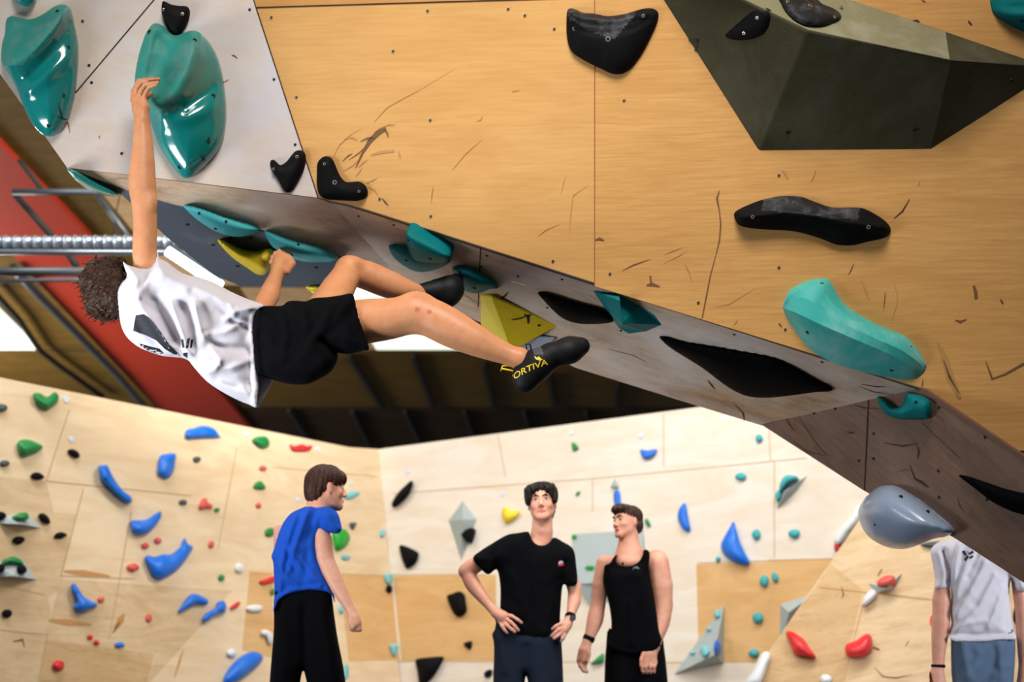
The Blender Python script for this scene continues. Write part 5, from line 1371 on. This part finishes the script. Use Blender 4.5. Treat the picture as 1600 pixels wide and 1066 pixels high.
for pg in ([(212, 493), (224, 491), (232, 496), (240, 504), (252, 520), (262, 535), (275, 549), (282, 556), (272, 554), (258, 546), (244, 532), (228, 524), (208, 517)],
           [(218, 537), (232, 541), (248, 545), (256, 552), (248, 554), (232, 548), (220, 541)], [(283, 531), (286, 530), (288, 543), (285, 544)], [(293, 529), (297, 528), (294, 544), (290, 545)], [(298, 531), (302, 530), (300, 543), (297, 544)],
                [(286, 552), (293, 551), (293, 563), (287, 562)]):
    wrap_on(shirt, [pg], M['print'], 'printed_mark', climber)
SO = [(400, 484), (408, 479), (420, 478), (440, 478), (450, 471), (464, 470), (478, 471), (490, 466), (515, 464), (535, 461), (550, 459), (556, 475), (563, 500), (570, 525), (577, 545), (566, 549), (548, 553), (536, 553), (528, 552), (527, 563), (518, 580), (500, 592), (478, 601), (450, 600), (425, 593), (404, 583), (398, 560), (396, 530), (396, 505)]
puff('shorts', lambda x, y: CY + .09 - 0.0004 * (x - 450), SO, .165, M['blk_cloth'], climber,
     [([(440, 480), (448, 520), (442, 560)], .010, 5), ([(470, 474), (480, 510)], .012, 6), ([(520, 470), (500, 520), (470, 560)], .012, 7), ([(556, 480), (530, 510), (500, 530)], -.010, 8), ([(410, 500), (425, 540)], .008, 5), ([(528, 552), (505, 535)], -.03, 8)],
     res=4, edge=.75, jitter=.004, rims=[([(402, 486), (396, 530), (402, 580)], .115, 6), ([(552, 462), (565, 505), (577, 545)], .085, 8)])


# climbing shoes
def SJ(x, y, d=0.0): return at(x, y, CY - .05 + d)


sh = union([(chain([SJ(816, 592), SJ(826, 588), SJ(838, 572)], [px(14), px(20), px(22)]), .03), (chain([SJ(838, 570), SJ(862, 556), SJ(890, 547)], [px(24), px(21), px(19)]), .03), (chain([SJ(890, 547), SJ(908, 541)], [px(19), px(14)]), .03),
            (ell(SJ(820, 600, 0), (px(14), .034, px(14))), .02), (chain([SJ(826, 566), SJ(818, 582)], [px(14), px(17)]), .02), (ell(SJ(885, 550, -.02), (.05, .035, .032)), .03)])
cutp = A3(SJ(812, 563)); cutn = A3((SJ(812, 563) - SJ(848, 572)).normalized())
shoe_f = lambda P: np.maximum(sh(P), (P - cutp) @ cutn - .022)


def shoe_slots(C):
    # grey strap band across the instep
    a = A3(SJ(838, 548)); b = A3((SJ(852, 545) - SJ(836, 549)).normalized()); t = (C - a) @ b
    return ((t > -.016) & (t < .020) & (C[:, 2] > a[2] - .028)).astype(int)


shoe = nets('climbing_shoe', shoe_f, A3(SJ(795, 622)) - (0, .1, 0), A3(SJ(930, 515)) + (0, .1, 0), .0032, [M['shoe'], M['shoe_grey']], climber, slotf=shoe_slots)
shoe['label'] = 'black climbing shoe with yellow lettering on the extended foot'
tube('pull_loop', [SJ(823, 546, -.02) - climber.location, SJ(822, 538, -.02) - climber.location, SJ(828, 538, -.02) - climber.location, SJ(830, 546, -.02) - climber.location], .003, M['shoe'], shoe)
for pts in ([(808, 574), (796, 571), (785, 572), (783, 580)], [(806, 581), (794, 578), (784, 576)]):
    tube('heel_loop', [SJ(x, y, -.01) - climber.location for x, y in pts], .0035, M['shoe_yel'], shoe)


def shoe_text():
    """the lettering along the heel, cast on to the rubber"""
    cu = bpy.data.curves.new('lettering', 'FONT'); cu.body = 'PORTIVA'; cu.size = 1; cu.shear = 0.25; cu.resolution_u = 3; cu.offset = 0.012
    t = bpy.data.objects.new('lettering', cu); COL.objects.link(t); bpy.context.view_layer.update()
    me = bpy.data.meshes.new_from_object(t); bpy.data.objects.remove(t)
    bm = bmesh.new(); bm.from_mesh(me); bmesh.ops.triangulate(bm, faces=bm.faces)
    bmesh.ops.subdivide_edges(bm, edges=[e for e in bm.edges if e.calc_length() > .12], cuts=2)
    xs = [v.co.x for v in bm.verts]; w = max(xs) - min(xs)
    bv = BVHTree.FromPolygons([v.co + climber.location for v in shoe.data.vertices], [tuple(p.vertices) for p in shoe.data.polygons])
    A_, B_ = np.array([796.0, 597.0]), np.array([856.0, 569.0]); d = B_ - A_; nn = np.array([d[1], -d[0]]) / np.linalg.norm(d)
    bad = []
    for v in bm.verts:
        u = (v.co.x - min(xs)) / w; p = A_ + d * u + nn * v.co.y * 13 - nn * 1.0 + nn * 3 * math.sin(u * 3.1)
        r = ray(p[0], p[1]).normalized(); h = bv.ray_cast(CO, r)
        if h[0] is None: bad.append(v); v.co = (0, 0, 0)
        else: v.co = h[0] - r * .0018 - climber.location
    bmesh.ops.delete(bm, geom=bad, context='VERTS')
    bm.to_mesh(me); bm.free(); me.materials.clear(); me.materials.append(M['shoe_yel'])
    o = bpy.data.objects.new('lettering', me); COL.objects.link(o); o.parent = shoe
    return o


shoe_text()
wrap_on(shoe, [[(835, 556), (839, 559), (842, 557), (845, 560), (848, 562), (844, 564), (838, 562), (836, 560)]], M['shoe_yel'], 'emblem', climber, .0016, 1.2).parent = shoe
fs_ = union([(chain([J(660, 457, .56), J(686, 455, .59), J(702, 453, .61)], [.040, .056, .060]), .03), (chain([J(704, 452, .62), J(712, 440, .66)], [.056, .036]), .03), (ell(J(698, 468, .60), (.046, .04, .036)), .03)])
cp2 = A3(J(652, 456, .55)); cn2 = A3((J(650, 456, .55) - J(690, 452, .60)).normalized())
nets('climbing_shoe', lambda P: np.maximum(fs_(P), (P - cp2) @ cn2), A3(J(630, 500, .45)), A3(J(745, 410, .85)), .004, M['shoe'], climber)

for hd, crosses in ((T2o, [[(313, 240), (318, 247), (322, 251), (321, 252), (316, 248)], [(322, 240), (320, 246), (316, 252), (315, 251), (318, 246)]]),
                    (T1o, [[(91, 160), (95, 172), (99, 186), (97, 186), (93, 173)], [(88, 180), (97, 184), (108, 187), (107, 189), (96, 186)]])):
    for c_ in crosses: wrap_on(hd, [c_], M['marker'], 'marker_stroke', hd, .002, 1.5)
# ================================================================== the four men below
def person(Y, label, foot):
    e = empty('person', (at(foot, 1000, Y).x, Y, 0)); tag(e, label, 'person', None); return e


def legs_to_floor(J_, hips, away=False):
    out = []
    for (x, y, fx, dy) in hips:
        h = J_(x, y, dy); f = Vector((h.x + fx, h.y, .10)); k = h.lerp(f, .48)
        out += [(chain([h, k, f], [.050, .050, .040]), .03), (chain([f, f + Vector((0, .0, -.03)), f + Vector((fx * .4, .13 if away else -.13, -.055))], [.042, .042, .030]), .02)]
    return out


def trainers(e, J_, hips, m, away=False):
    for (x, y, fx, dy) in hips:
        h = J_(x, y, dy); f = Vector((h.x + fx, h.y, .045)); s = 1 if away else -1
        g = union([cap(f + Vector((0, -s * .05, .005)), f + Vector((fx * .3, s * .15, -.005)), .048, .042), ell(f + Vector((0, -s * .03, .04)), (.045, .06, .05))], .03)
        nets('trainer', lambda P, g=g: np.maximum(g(P), .006 - P[:, 2]), A3(f) - (.12, .26, .06), A3(f) + (.12, .26, .14), .008, m, e)


def wristband(e, J_, x, y, d, r, w, m, ax, name='wristband'):
    c = J_(x, y, d); a = Vector(ax).normalized(); K = 20; s = a.orthogonal().normalized(); t = a.cross(s); vs, fs = [], []
    for hgt, rr in ((-w, r * .98), (-w * .6, r * 1.1), (w * .6, r * 1.1), (w, r * .98)):
        for k in range(K):
            q = 2 * math.pi * k / K; vs.append(c + a * hgt + (s * math.cos(q) + t * math.sin(q)) * rr - e.location)
    for j in range(3):
        for k in range(K): fs.append((j * K + k, j * K + (k + 1) % K, (j + 1) * K + (k + 1) % K, (j + 1) * K + k))
    return pydata(name, vs, fs, m, e, True)


# ---------------------------------------------------------------- man in blue, seen from behind
BY = 7.2; J = lambda x, y, d=0.0: at(x, y, BY + d); px = lambda r: r * BY / F
man = person(BY, 'person in royal blue T-shirt and black trousers with dark bowl cut hair', 480)
H1 = Head(J(510, 764, .02), (.90, .42, .02), (-.06, .0, 1), .93)
hips = [(456, 990, -.02, .04), (500, 990, .03, .04)]
arm = chain([J(497, 818, -.02), J(503, 838, -.025), J(505, 852, -.03), J(507, 872, -.03)], [px(11), px(13), px(14.5), px(13.5)])
fore = chain([J(507, 872, -.03), J(519, 900, -.05), J(535, 930, -.07), J(549, 955, -.08)], [px(13.5), px(13.5), px(10), px(7)])
hand = union([(chain([J(549, 955, -.08), J(553, 967, -.085), J(555, 974, -.085)], [px(7), px(9), px(10)]), .01)] +
             [(finger(J, [(548 + k * 4.6, 972, -.10 + k * .004), (548 + k * 4.8, 983, -.105 + k * .004), (551 + k * 4, 985, -.08), (552 + k * 3.6, 977, -.075)], .010), .004) for k in range(4)] +
             [(finger(J, [(548, 964, -.10), (547, 974, -.115), (552, 981, -.12)], .011), .006)])
larm = chain([J(437, 830, .12), J(436, 880, .16), J(448, 930, .16)], [px(10), px(7), px(7)])
fb = union([(H1.face(), .01), (chain([J(500, 776, .01), J(496, 800, .01)], [px(18), px(20)]), .02), (chain([J(452, 822, .08), J(495, 815, .0)], [px(11), px(11)]), .02),
            (chain([J(476, 840, .05), J(474, 930, .05)], [px(24), px(26)]), .03), (arm, .03), (fore, .015), (hand, .01), (larm, .02)] + legs_to_floor(J, hips, True))
nets('body', fb, A3((J(400, 900).x, BY - .40, .0)), A3((J(590, 700).x, BY + .40, J(500, 700).z)), .0055, [M['skin_b'], M['lips']], man, slotf=lambda C: H1.lip_region(C).astype(int))
H1.features(man, M['hair_b'])


def hair_noise(Hd, amp, fx=90, fz=30):
    def g(P):
        q = Hd.loc(P); a = np.arctan2(q[:, 0], q[:, 1])
        return amp * np.sin(a * 22 + 1.5 * np.sin(q[:, 2] * 40)) + amp * .6 * np.sin(q[:, 0] * fx + 3 * np.sin(q[:, 1] * 50))
    return g


def hair_for(Hd, items, cut, m, par, amp=.0025, h=.0042, k=.02):
    f = union([(Hd.local(i), k) for i in items]); g = minus(f, Hd.local(cut), .006) if cut else f; nz = hair_noise(Hd, amp)
    return nets('hair', lambda P: g(P) + nz(P), A3(Hd.c) - .19, A3(Hd.c) + .19, h, m, par)


hair_for(H1, [ell((0, -.010, .050), (.088, .108, .084)), ell((0, -.060, .000), (.080, .060, .062)), ell((0, .074, .055), (.070, .036, .034)), ell((.0, -.075, -.040), (.060, .038, .045))],
         union([ell((0, .105, -.035), (.10, .085, .068)), ell((.080, .004, -.005), (.018, .024, .034)), ell((-.080, .004, -.005), (.018, .024, .034))], .01), M['hair_b'], man)
TS = [(497, 789), (508, 789), (520, 794), (528, 803), (532, 815), (534, 828), (527, 834), (515, 833), (499, 833), (497, 848), (499, 868), (507, 890), (516, 912), (522, 930), (523, 942), (518, 930), (508, 924), (480, 922), (452, 928), (436, 938), (430, 950), (427, 955), (429, 930), (428, 905), (427, 880), (424, 870), (428, 858), (434, 838), (442, 818), (455, 802), (474, 793), (485, 788)]
puff('t_shirt', lambda x, y: BY + .04, TS, .135, M['blue_cloth'], man, [([(462, 805), (450, 840), (440, 880), (436, 920)], .022, 5), ([(480, 800), (462, 850), (452, 890)], .020, 5), ([(492, 800), (480, 850), (478, 900)], -.014, 7), ([(455, 860), (470, 890), (500, 915)], .018, 5),
                                                                      ([(470, 870), (490, 900), (515, 918)], .014, 4), ([(433, 880), (450, 905), (465, 915)], .014, 5), ([(500, 812), (499, 832)], -.012, 4), ([(445, 850), (455, 880)], -.014, 5), ([(432, 940), (455, 922), (500, 918)], .014, 4)],
     res=2.6, edge=.7, jitter=.003, rims=[([(429, 952), (436, 938), (452, 928), (480, 922), (508, 924), (523, 942)], .12, 6), ([(534, 828), (515, 833), (499, 833)], .045, 5)])
TR = [(430, 925), (455, 917), (480, 911), (505, 914), (517, 926), (522, 960), (528, 1000), (536, 1040), (541, 1080), (545, 1150), (545, 1230), (543, 1290), (505, 1290), (498, 1200), (490, 1120), (478, 1060), (474, 1049), (470, 1060), (462, 1120), (455, 1200), (450, 1290), (415, 1290), (415, 1200), (418, 1120), (421, 1070), (425, 1020), (428, 980)]
puff('trousers', BY + .04, TR, .115, M['blk_cloth'], man, [([(440, 960), (450, 1020), (440, 1060)], .012, 7), ([(500, 950), (512, 1000), (520, 1060)], .012, 7), ([(476, 950), (476, 1040)], -.025, 7)], res=5, edge=.6, rims=[([(432, 925), (480, 911), (517, 926)], .09, 8)])
trainers(man, J, hips, M['shoe'], True)

# ---------------------------------------------------------------- man looking up, hands on hips
BY = 8.0; J = lambda x, y, d=0.0: at(x, y, BY + d); px = lambda r: r * BY / F
man = person(BY, 'person in black T-shirt and navy shorts looking up with hands on hips', 826)
H2 = Head(J(847, 788, .03), (-.10, -.95, .20), (-.05, .20, .98), .95)
hips = [(800, 1020, -.04, .05), (850, 1020, .04, .05)]
rarm = chain([J(762, 868, .05), J(748, 880, .05), J(738, 886, .05), J(727, 893, .05)], [px(10), px(12), px(13), px(11)])
rfore = chain([J(729, 892, .05), J(738, 912, .03), J(753, 932, -.01), J(767, 949, -.04)], [px(10.5), px(12), px(9.5), px(6.8)])
rhand_ = union([(chain([J(767, 949, -.04), J(776, 958, -.06), J(786, 964, -.08)], [px(6.8), px(8.5), px(9)]), .01)] +
               [(finger(J, p, .0105), .004) for p in ([(788, 960, -.09), (800, 963, -.105), (808, 968, -.11), (815, 973, -.105)], [(788, 965, -.09), (798, 972, -.11), (805, 979, -.115), (810, 985, -.11)], [(784, 969, -.085), (793, 978, -.11), (800, 984, -.115), (805, 988, -.11)], [(780, 970, -.075), (785, 979, -.10), (789, 985, -.105), (793, 989, -.10)])] +
               [(finger(J, [(774, 962, -.03), (778, 974, -.0), (782, 982, .01)], .011), .006)])
larm = chain([J(882, 870, .05), J(889, 895, .06), J(893, 908, .06), J(898, 920, .06)], [px(9), px(9), px(11), px(10)])
lfore = chain([J(898, 920, .06), J(897, 940, .02), J(891, 964, -.05)], [px(10.5), px(10), px(6.5)])
lhand_ = union([(chain([J(891, 964, -.05), J(886, 976, -.07), J(880, 984, -.08)], [px(6.5), px(8), px(9)]), .01)] +
               [(finger(J, p, .0105), .004) for p in ([(882, 974, -.09), (874, 976, -.105), (868, 979, -.11), (863, 983, -.10)], [(881, 980, -.09), (873, 984, -.11), (867, 989, -.11), (862, 994, -.10)], [(882, 986, -.085), (876, 990, -.105), (871, 994, -.11), (866, 998, -.105)], [(885, 987, -.07), (882, 993, -.10), (880, 998, -.10), (877, 1002, -.095)])])
fb = union([(H2.face(), .01), (chain([J(848, 800, .05), J(847, 830, .04), J(845, 850, .05)], [px(15), px(16.5), px(18)]), .02), (ell(J(846, 828, -.01), (.014, .014, .02)), .02), (chain([J(775, 860, .05), J(876, 862, .05)], [px(10), px(10)]), .02),
            (chain([J(830, 870, .05), J(826, 990, .05)], [px(26), px(26)]), .03), (rarm, .02), (rfore, .012), (rhand_, .01), (larm, .02), (lfore, .012), (lhand_, .01)] + legs_to_floor(J, hips))
nets('body', fb, A3((J(705, 900).x, BY - .40, .0)), A3((J(920, 700).x, BY + .40, J(500, 735).z)), .0055, [M['skin_b'], M['lips']], man, slotf=lambda C: H2.lip_region(C).astype(int))
H2.features(man, M['hair_c'], gaze=(0, .9, .35))
hair_for(H2, [ell((0, -.025, .058), (.092, .102, .082)), ell((.044, .046, .074), (.048, .048, .036)), ell((-.044, .046, .074), (.048, .048, .036)), ell((.076, .034, .034), (.020, .036, .046)), ell((-.076, .034, .034), (.020, .036, .046)), ell((.0, -.07, -.02), (.07, .04, .07))],
         union([ell((0, .130, -.018), (.060, .085, .106)), ell((0, .09, -.105), (.13, .10, .06))], .01), M['hair_c'], man, amp=.0045)
TS = [(825, 831), (830, 840), (838, 847), (848, 850), (858, 847), (866, 840), (880, 847), (893, 855), (898, 865), (900, 880), (902, 911), (890, 917), (880, 914), (877, 935), (875, 966), (873, 1008), (850, 1010), (820, 1008), (790, 1000), (779, 990), (781, 960), (782, 930), (781, 910), (776, 890), (763, 898), (750, 888), (739, 872), (752, 860), (768, 850), (792, 836), (810, 833)]
puff('t_shirt', BY + .05, TS, .125, M['blk_cloth'], man, [([(776, 890), (770, 870), (778, 850)], -.03, 6), ([(880, 912), (882, 880)], -.025, 5), ([(860, 940), (850, 1000)], .010, 5), ([(800, 900), (820, 960)], .010, 6), ([(835, 880), (840, 990)], .010, 6)], res=2.8, edge=.7, jitter=.003, rims=[([(779, 990), (820, 1008), (850, 1010), (873, 1006)], .11, 6), ([(739, 872), (750, 888), (763, 898)], .045, 5), ([(902, 911), (890, 917), (880, 914)], .045, 4)])
TR = [(779, 965), (800, 985), (850, 988), (873, 975), (878, 1015), (880, 1060), (882, 1110), (884, 1145), (830, 1150), (828, 1090), (822, 1056), (818, 1090), (815, 1150), (768, 1145), (770, 1100), (771, 1050), (772, 1010), (769, 992), (773, 984)]
puff('shorts', BY + .05, TR, .13, M['navy_cloth'], man, [([(780, 1000), (790, 1050)], .012, 6), ([(822, 1010), (822, 1056)], -.02, 6), ([(860, 1010), (866, 1060)], .01, 6)], res=4, edge=.6, rims=[([(779, 965), (800, 985), (850, 988), (873, 975)], .09, 6)])
trainers(man, J, hips, M['shoe'])
wt = wristband(man, J, 891, 964, -.05, px(7.6), .013, M['black'], J(891, 964, -.05) - J(897, 940, .02), 'watch_strap')
cw = J(895, 966, -.085); pydata('watch_case', [cw + Vector((math.cos(a) * .017, z, math.sin(a) * .017)) - man.location for z in (-.006, .010) for a in [k * math.pi / 6 for k in range(12)]], [tuple(range(12)), tuple(range(23, 11, -1))] + [(k, (k + 1) % 12, (k + 1) % 12 + 12, k + 12) for k in range(12)], M['pipe'], man)
wristband(man, J, 878, 998, -.098, .0105, .003, M['bolt'], (.3, 0, -1), 'ring')
shirt2 = [o for o in man.children if o.name.startswith('t_shirt')][0]
M['badge_w'] = mat('badge_white', srgb(206, 212, 226), 0.6); M['badge_r'] = mat('badge_red', srgb(226, 50, 44), 0.6)
wrap_on(shirt2, [[(872, 881), (874, 877), (878, 876), (881, 879), (879, 881)]], M['badge_w'], 'chest_badge', man, .003, 1.5)
wrap_on(shirt2, [[(872, 884), (873, 881), (880, 881), (882, 883), (877, 885)]], M['badge_r'], 'chest_badge', man, .0032, 1.5)

# ---------------------------------------------------------------- man in the vest
BY = 8.5; J = lambda x, y, d=0.0: at(x, y, BY + d); px = lambda r: r * BY / F
man = person(BY, 'person in black vest and shorts standing with bare arms down, looking sideways', 990)
H3 = Head(J(979, 817, .02), (-.80, -.58, .12), (-.08, .08, 1), .86)
hips = [(970, 1020, -.03, .04), (1020, 1020, .04, .04)]
rarm = chain([J(944, 880, .02), J(938, 915, .02), J(934, 946, .02)], [px(12), px(12.5), px(11)])
rfore = chain([J(934, 946, .02), J(930, 968, .0), J(923, 990, -.03), J(917, 1004, -.05)], [px(11), px(12.5), px(9), px(7)])
rh = union([(chain([J(917, 1004, -.05), J(913, 1018, -.06), J(911, 1030, -.06)], [px(7), px(9), px(9)]), .01)] +
           [(finger(J, p, .0105), .004) for p in ([(905, 1022, -.06), (903, 1032, -.07), (906, 1041, -.07), (910, 1047, -.06)], [(909, 1030, -.07), (906, 1040, -.08), (910, 1047, -.08), (917, 1051, -.07)], [(913, 1032, -.06), (911, 1042, -.07), (915, 1047, -.07), (918, 1050, -.06)], [(916, 1030, -.05), (915, 1039, -.06), (914, 1046, -.06), (912, 1050, -.05)])] +
           [(finger(J, [(920, 1012, -.07), (921, 1024, -.09), (918, 1034, -.095)], .011), .006)])
larm = chain([J(1027, 880, .0), J(1034, 915, .0), J(1036, 946, .0)], [px(18), px(17), px(14.5)])
lfore = chain([J(1036, 946, .0), J(1033, 970, -.02), J(1027, 992, -.05), J(1022, 1010, -.07)], [px(14.5), px(14), px(11), px(8.5)])
lh = union([(chain([J(1022, 1010, -.07), J(1019, 1022, -.08), J(1020, 1034, -.085)], [px(8.5), px(7.5), px(6.5)]), .01), (chain([J(1021, 1010, -.07), J(1012, 1022, -.09), J(1009, 1034, -.095)], [px(7.5), px(7.5), px(6.5)]), .02)] +
           [(finger(J, [(1004 + k * 7, 1033 + k * .5, -.11 + k * .006), (1003 + k * 6.4, 1042, -.125 + k * .006), (1004 + k * 6, 1049, -.115 + k * .006), (1006 + k * 5.6, 1052, -.09)], .0105), .003) for k in range(4)] +
           [(finger(J, [(1006, 1020, -.11), (1002, 1031, -.13), (1002, 1040, -.13)], .012), .006)])
fb = union([(H3.face(), .01), (chain([J(982, 835, .03), J(984, 862, .03)], [px(15), px(16)]), .02), (chain([J(982, 858, .03), J(984, 872, .03)], [px(16), px(24)]), .03), (chain([J(950, 880, .03), J(1008, 878, .04), J(1024, 876, .02)], [px(10), px(11), px(15)]), .02),
            (chain([J(990, 895, .03), J(994, 990, .03)], [px(21), px(21)]), .03), (ell(J(986, 880, .0), (.11, .085, .05)), .03), (rarm, .02), (rfore, .012), (rh, .01), (larm, .03), (lfore, .014), (lh, .01)] + legs_to_floor(J, hips))
nets('body', fb, A3((J(895, 900).x, BY - .40, .0)), A3((J(1062, 700).x, BY + .40, J(500, 770).z)), .0055, [M['skin_b'], M['lips']], man, slotf=lambda C: H3.lip_region(C).astype(int))
H3.features(man, M['hair_d'], gaze=(-.2, .95, -.2))
hair_for(H3, [ell((0, -.022, .055), (.084, .100, .072)), ell((0, .052, .086), (.066, .054, .036)), ell((0, -.075, -.01), (.074, .040, .070)), ell((.0, .092, .078), (.050, .026, .022))],
         union([ell((0, .114, -.030), (.098, .080, .088)), ell((.080, .014, -.028), (.022, .026, .044)), ell((-.080, .014, -.028), (.022, .026, .044)), ell((0, -.03, -.11), (.12, .14, .05))], .008), M['hair_d'], man, amp=.0028)
VE = [(964, 867), (958, 872), (953, 880), (945, 884), (943, 895), (942, 910), (949, 935), (954, 960), (955, 985), (950, 1010), (980, 1022), (1020, 1018), (1034, 1000), (1030, 975), (1026, 950), (1020, 920), (1014, 890), (1015, 864), (1007, 859), (1004, 868), (998, 878), (988, 884), (975, 885), (966, 882), (962, 876)]
vest = puff('vest', BY + .0, VE, .122, M['blk_cloth'], man, [([(1000, 900), (1010, 960), (1005, 1010)], .010, 6), ([(960, 900), (972, 960)], .008, 6), ([(985, 940), (990, 1005)], .010, 5)], res=2.6, edge=.45, jitter=.002, pw=3, rims=[([(950, 1010), (980, 1022), (1020, 1018), (1034, 1000)], .11, 5), ([(962, 868), (960, 876), (945, 884)], .10, 4), ([(1014, 870), (1014, 890)], .10, 4), ([(962, 870), (966, 882), (988, 884), (1004, 868), (1010, 860)], .10, 4)])
wrap_on(vest, [[(987, 891), (990, 886), (995, 885), (1000, 889), (997, 889), (994, 888), (991, 889)]], M['pipe'], 'chest_emblem', man, .003, 1.5)
SHT = [(952, 982), (980, 994), (1015, 994), (1032, 982), (1038, 1015), (1042, 1050), (1045, 1090), (1047, 1130), (1000, 1135), (996, 1090), (993, 1075), (990, 1090), (987, 1135), (942, 1130), (944, 1080), (945, 1040), (947, 1010)]
puff('shorts', BY + .04, SHT, .13, M['blk_cloth'], man, [([(970, 1010), (965, 1060)], .01, 6), ([(1020, 1010), (1026, 1060)], .01, 6)], res=4, edge=.6, rims=[([(952, 982), (980, 994), (1015, 994), (1032, 982)], .09, 6)])
trainers(man, J, hips, M['shoe'])
wristband(man, J, 920, 998, -.042, px(8.4), .016, M['black'], (.45, 0, 1), 'wrist_strap')
wristband(man, J, 1023, 1007, -.068, px(9.6), .005, M['black'], (.3, 0, 1), 'bracelet')
pc = J(973, 881, -.095) - man.location; pydata('pendant', [pc + Vector(v) for v in ((0, 0, .012), (.007, 0, 0), (0, 0, -.014), (-.007, 0, 0), (0, -.005, 0), (0, .005, 0))], [(0, 1, 4), (1, 2, 4), (2, 3, 4), (3, 0, 4), (1, 0, 5), (2, 1, 5), (3, 2, 5), (0, 3, 5)], M['iris'], man)

# ---------------------------------------------------------------- man whose head the wall hides
BY = 7.4; J = lambda x, y, d=0.0: at(x, y, BY + d); px = lambda r: r * BY / F
man = person(BY, 'person in white T-shirt and grey blue sweatpants, head hidden by the wall', 1530)
H4 = Head(J(1530, 800, .04), (.15, .98, 0), (0, .05, 1), .93)
hips = [(1505, 1040, -.02, .04), (1562, 1040, .03, .04)]
larm = chain([J(1474, 872, .0), J(1472, 905, -.01), J(1472, 925, -.01), J(1471, 940, -.01)], [px(11), px(10), px(12.5), px(13)])
lfore = chain([J(1471, 940, -.01), J(1470, 975, -.02), J(1467, 1010, -.03), J(1466, 1040, -.04)], [px(13), px(13.5), px(11), px(8.5)])
lh = union([(chain([J(1466, 1040, -.04), J(1464, 1056, -.045), J(1463, 1068, -.05)], [px(8.5), px(11), px(12)]), .01)] +
           [(finger(J, [(1454 + k * 6, 1066, -.06 + .01 * k), (1453 + k * 6, 1080, -.07 + .01 * k), (1455 + k * 5.6, 1092, -.06 + .01 * k)], .0115), .004) for k in range(4)] + [(finger(J, [(1471, 1052, -.06), (1475, 1066, -.07), (1474, 1077, -.06)], .012), .006)])
rarm = chain([J(1586, 872, .02), J(1592, 920, .03), J(1598, 950, .03), J(1600, 1010, .03), J(1600, 1040, .03), J(1600, 1070, .02)], [px(10), px(10), px(12), px(10), px(8), px(11)])
fb = union([(H4.face(), .01), (chain([J(1530, 825, .04), J(1528, 850, .03)], [px(18), px(20)]), .02), (chain([J(1480, 866, .01), J(1578, 866, .02)], [px(11), px(11)]), .02), (chain([J(1528, 880, .03), J(1535, 1000, .03)], [px(28), px(30)]), .03),
            (larm, .03), (lfore, .014), (lh, .01), (rarm, .02)] + legs_to_floor(J, hips, True))
nets('body', fb, A3((J(1440, 900).x, BY - .40, .0)), A3((J(1635, 700).x, BY + .40, J(1530, 730).z)), .0055, M['skin_b'], man)
hair_for(H4, [ell((0, -.015, .045), (.084, .102, .080)), ell((0, -.065, -.01), (.076, .045, .070))], ell((0, .12, -.035), (.10, .085, .075)), M['hair_d'], man)
TS = [(1478, 843), (1500, 838), (1515, 836), (1545, 836), (1565, 842), (1585, 850), (1598, 870), (1606, 905), (1604, 925), (1588, 922), (1580, 905), (1577, 930), (1580, 960), (1584, 985), (1587, 999), (1565, 1000), (1540, 1003), (1510, 1003), (1490, 1002), (1481, 992), (1486, 975), (1484, 955), (1486, 940), (1485, 918), (1479, 921), (1461, 921), (1461, 905), (1457, 880), (1454, 862), (1462, 850)]
sh4 = puff('t_shirt', BY + .04, TS, .135, M['white_cloth'], man, [([(1484, 918), (1484, 890), (1474, 862)], -.035, 5), ([(1500, 850), (1492, 885), (1488, 920)], .022, 4), ([(1520, 850), (1508, 890), (1490, 935)], .020, 5), ([(1540, 880), (1515, 930), (1490, 965)], .020, 5), ([(1555, 900), (1530, 950), (1495, 985)], .016, 5),
                                                            ([(1530, 860), (1512, 900)], -.014, 4), ([(1570, 920), (1545, 980)], .016, 5), ([(1575, 900), (1572, 980)], -.02, 5), ([(1482, 990), (1530, 993), (1586, 990)], -.01, 3), ([(1486, 985), (1510, 975), (1540, 970)], .012, 4)],
            res=2.8, edge=.65, jitter=.003, rims=[([(1481, 998), (1510, 1003), (1587, 999)], .12, 6), ([(1461, 921), (1484, 919)], .05, 5)])
for pg in ([(1503, 862), (1507, 860), (1511, 868), (1508, 869)], [(1510, 860), (1514, 864), (1520, 860), (1522, 864), (1515, 868)], [(1506, 874), (1511, 868), (1514, 870), (1509, 878)], [(1514, 871), (1520, 867), (1521, 871), (1516, 874)]):
    wrap_on(sh4, [pg], M['print'], 'printed_mark', man, .003, 1.5)
TR = [(1488, 985), (1510, 988), (1550, 988), (1583, 984), (1586, 1030), (1584, 1060), (1582, 1110), (1586, 1200), (1584, 1300), (1548, 1300), (1544, 1200), (1538, 1120), (1532, 1080), (1528, 1120), (1524, 1200), (1520, 1300), (1484, 1300), (1484, 1200), (1488, 1120), (1488, 1070), (1486, 1040)]
puff('sweatpants', BY + .04, TR, .12, M['denim'], man, [([(1505, 1005), (1512, 1050), (1500, 1090)], .014, 6), ([(1530, 1020), (1515, 1060)], .012, 6), ([(1562, 1010), (1566, 1060)], .014, 5), ([(1555, 1030), (1540, 1070)], -.012, 6), ([(1495, 1030), (1510, 1080)], -.01, 6)], res=4, edge=.6, jitter=.004, rims=[([(1488, 985), (1550, 988), (1583, 984)], .06, 6)])
trainers(man, J, hips, M['shoe'], True)
wristband(man, J, 1466, 1041, -.04, px(9.6), .008, M['black'], (.02, 0, 1), 'bracelet')
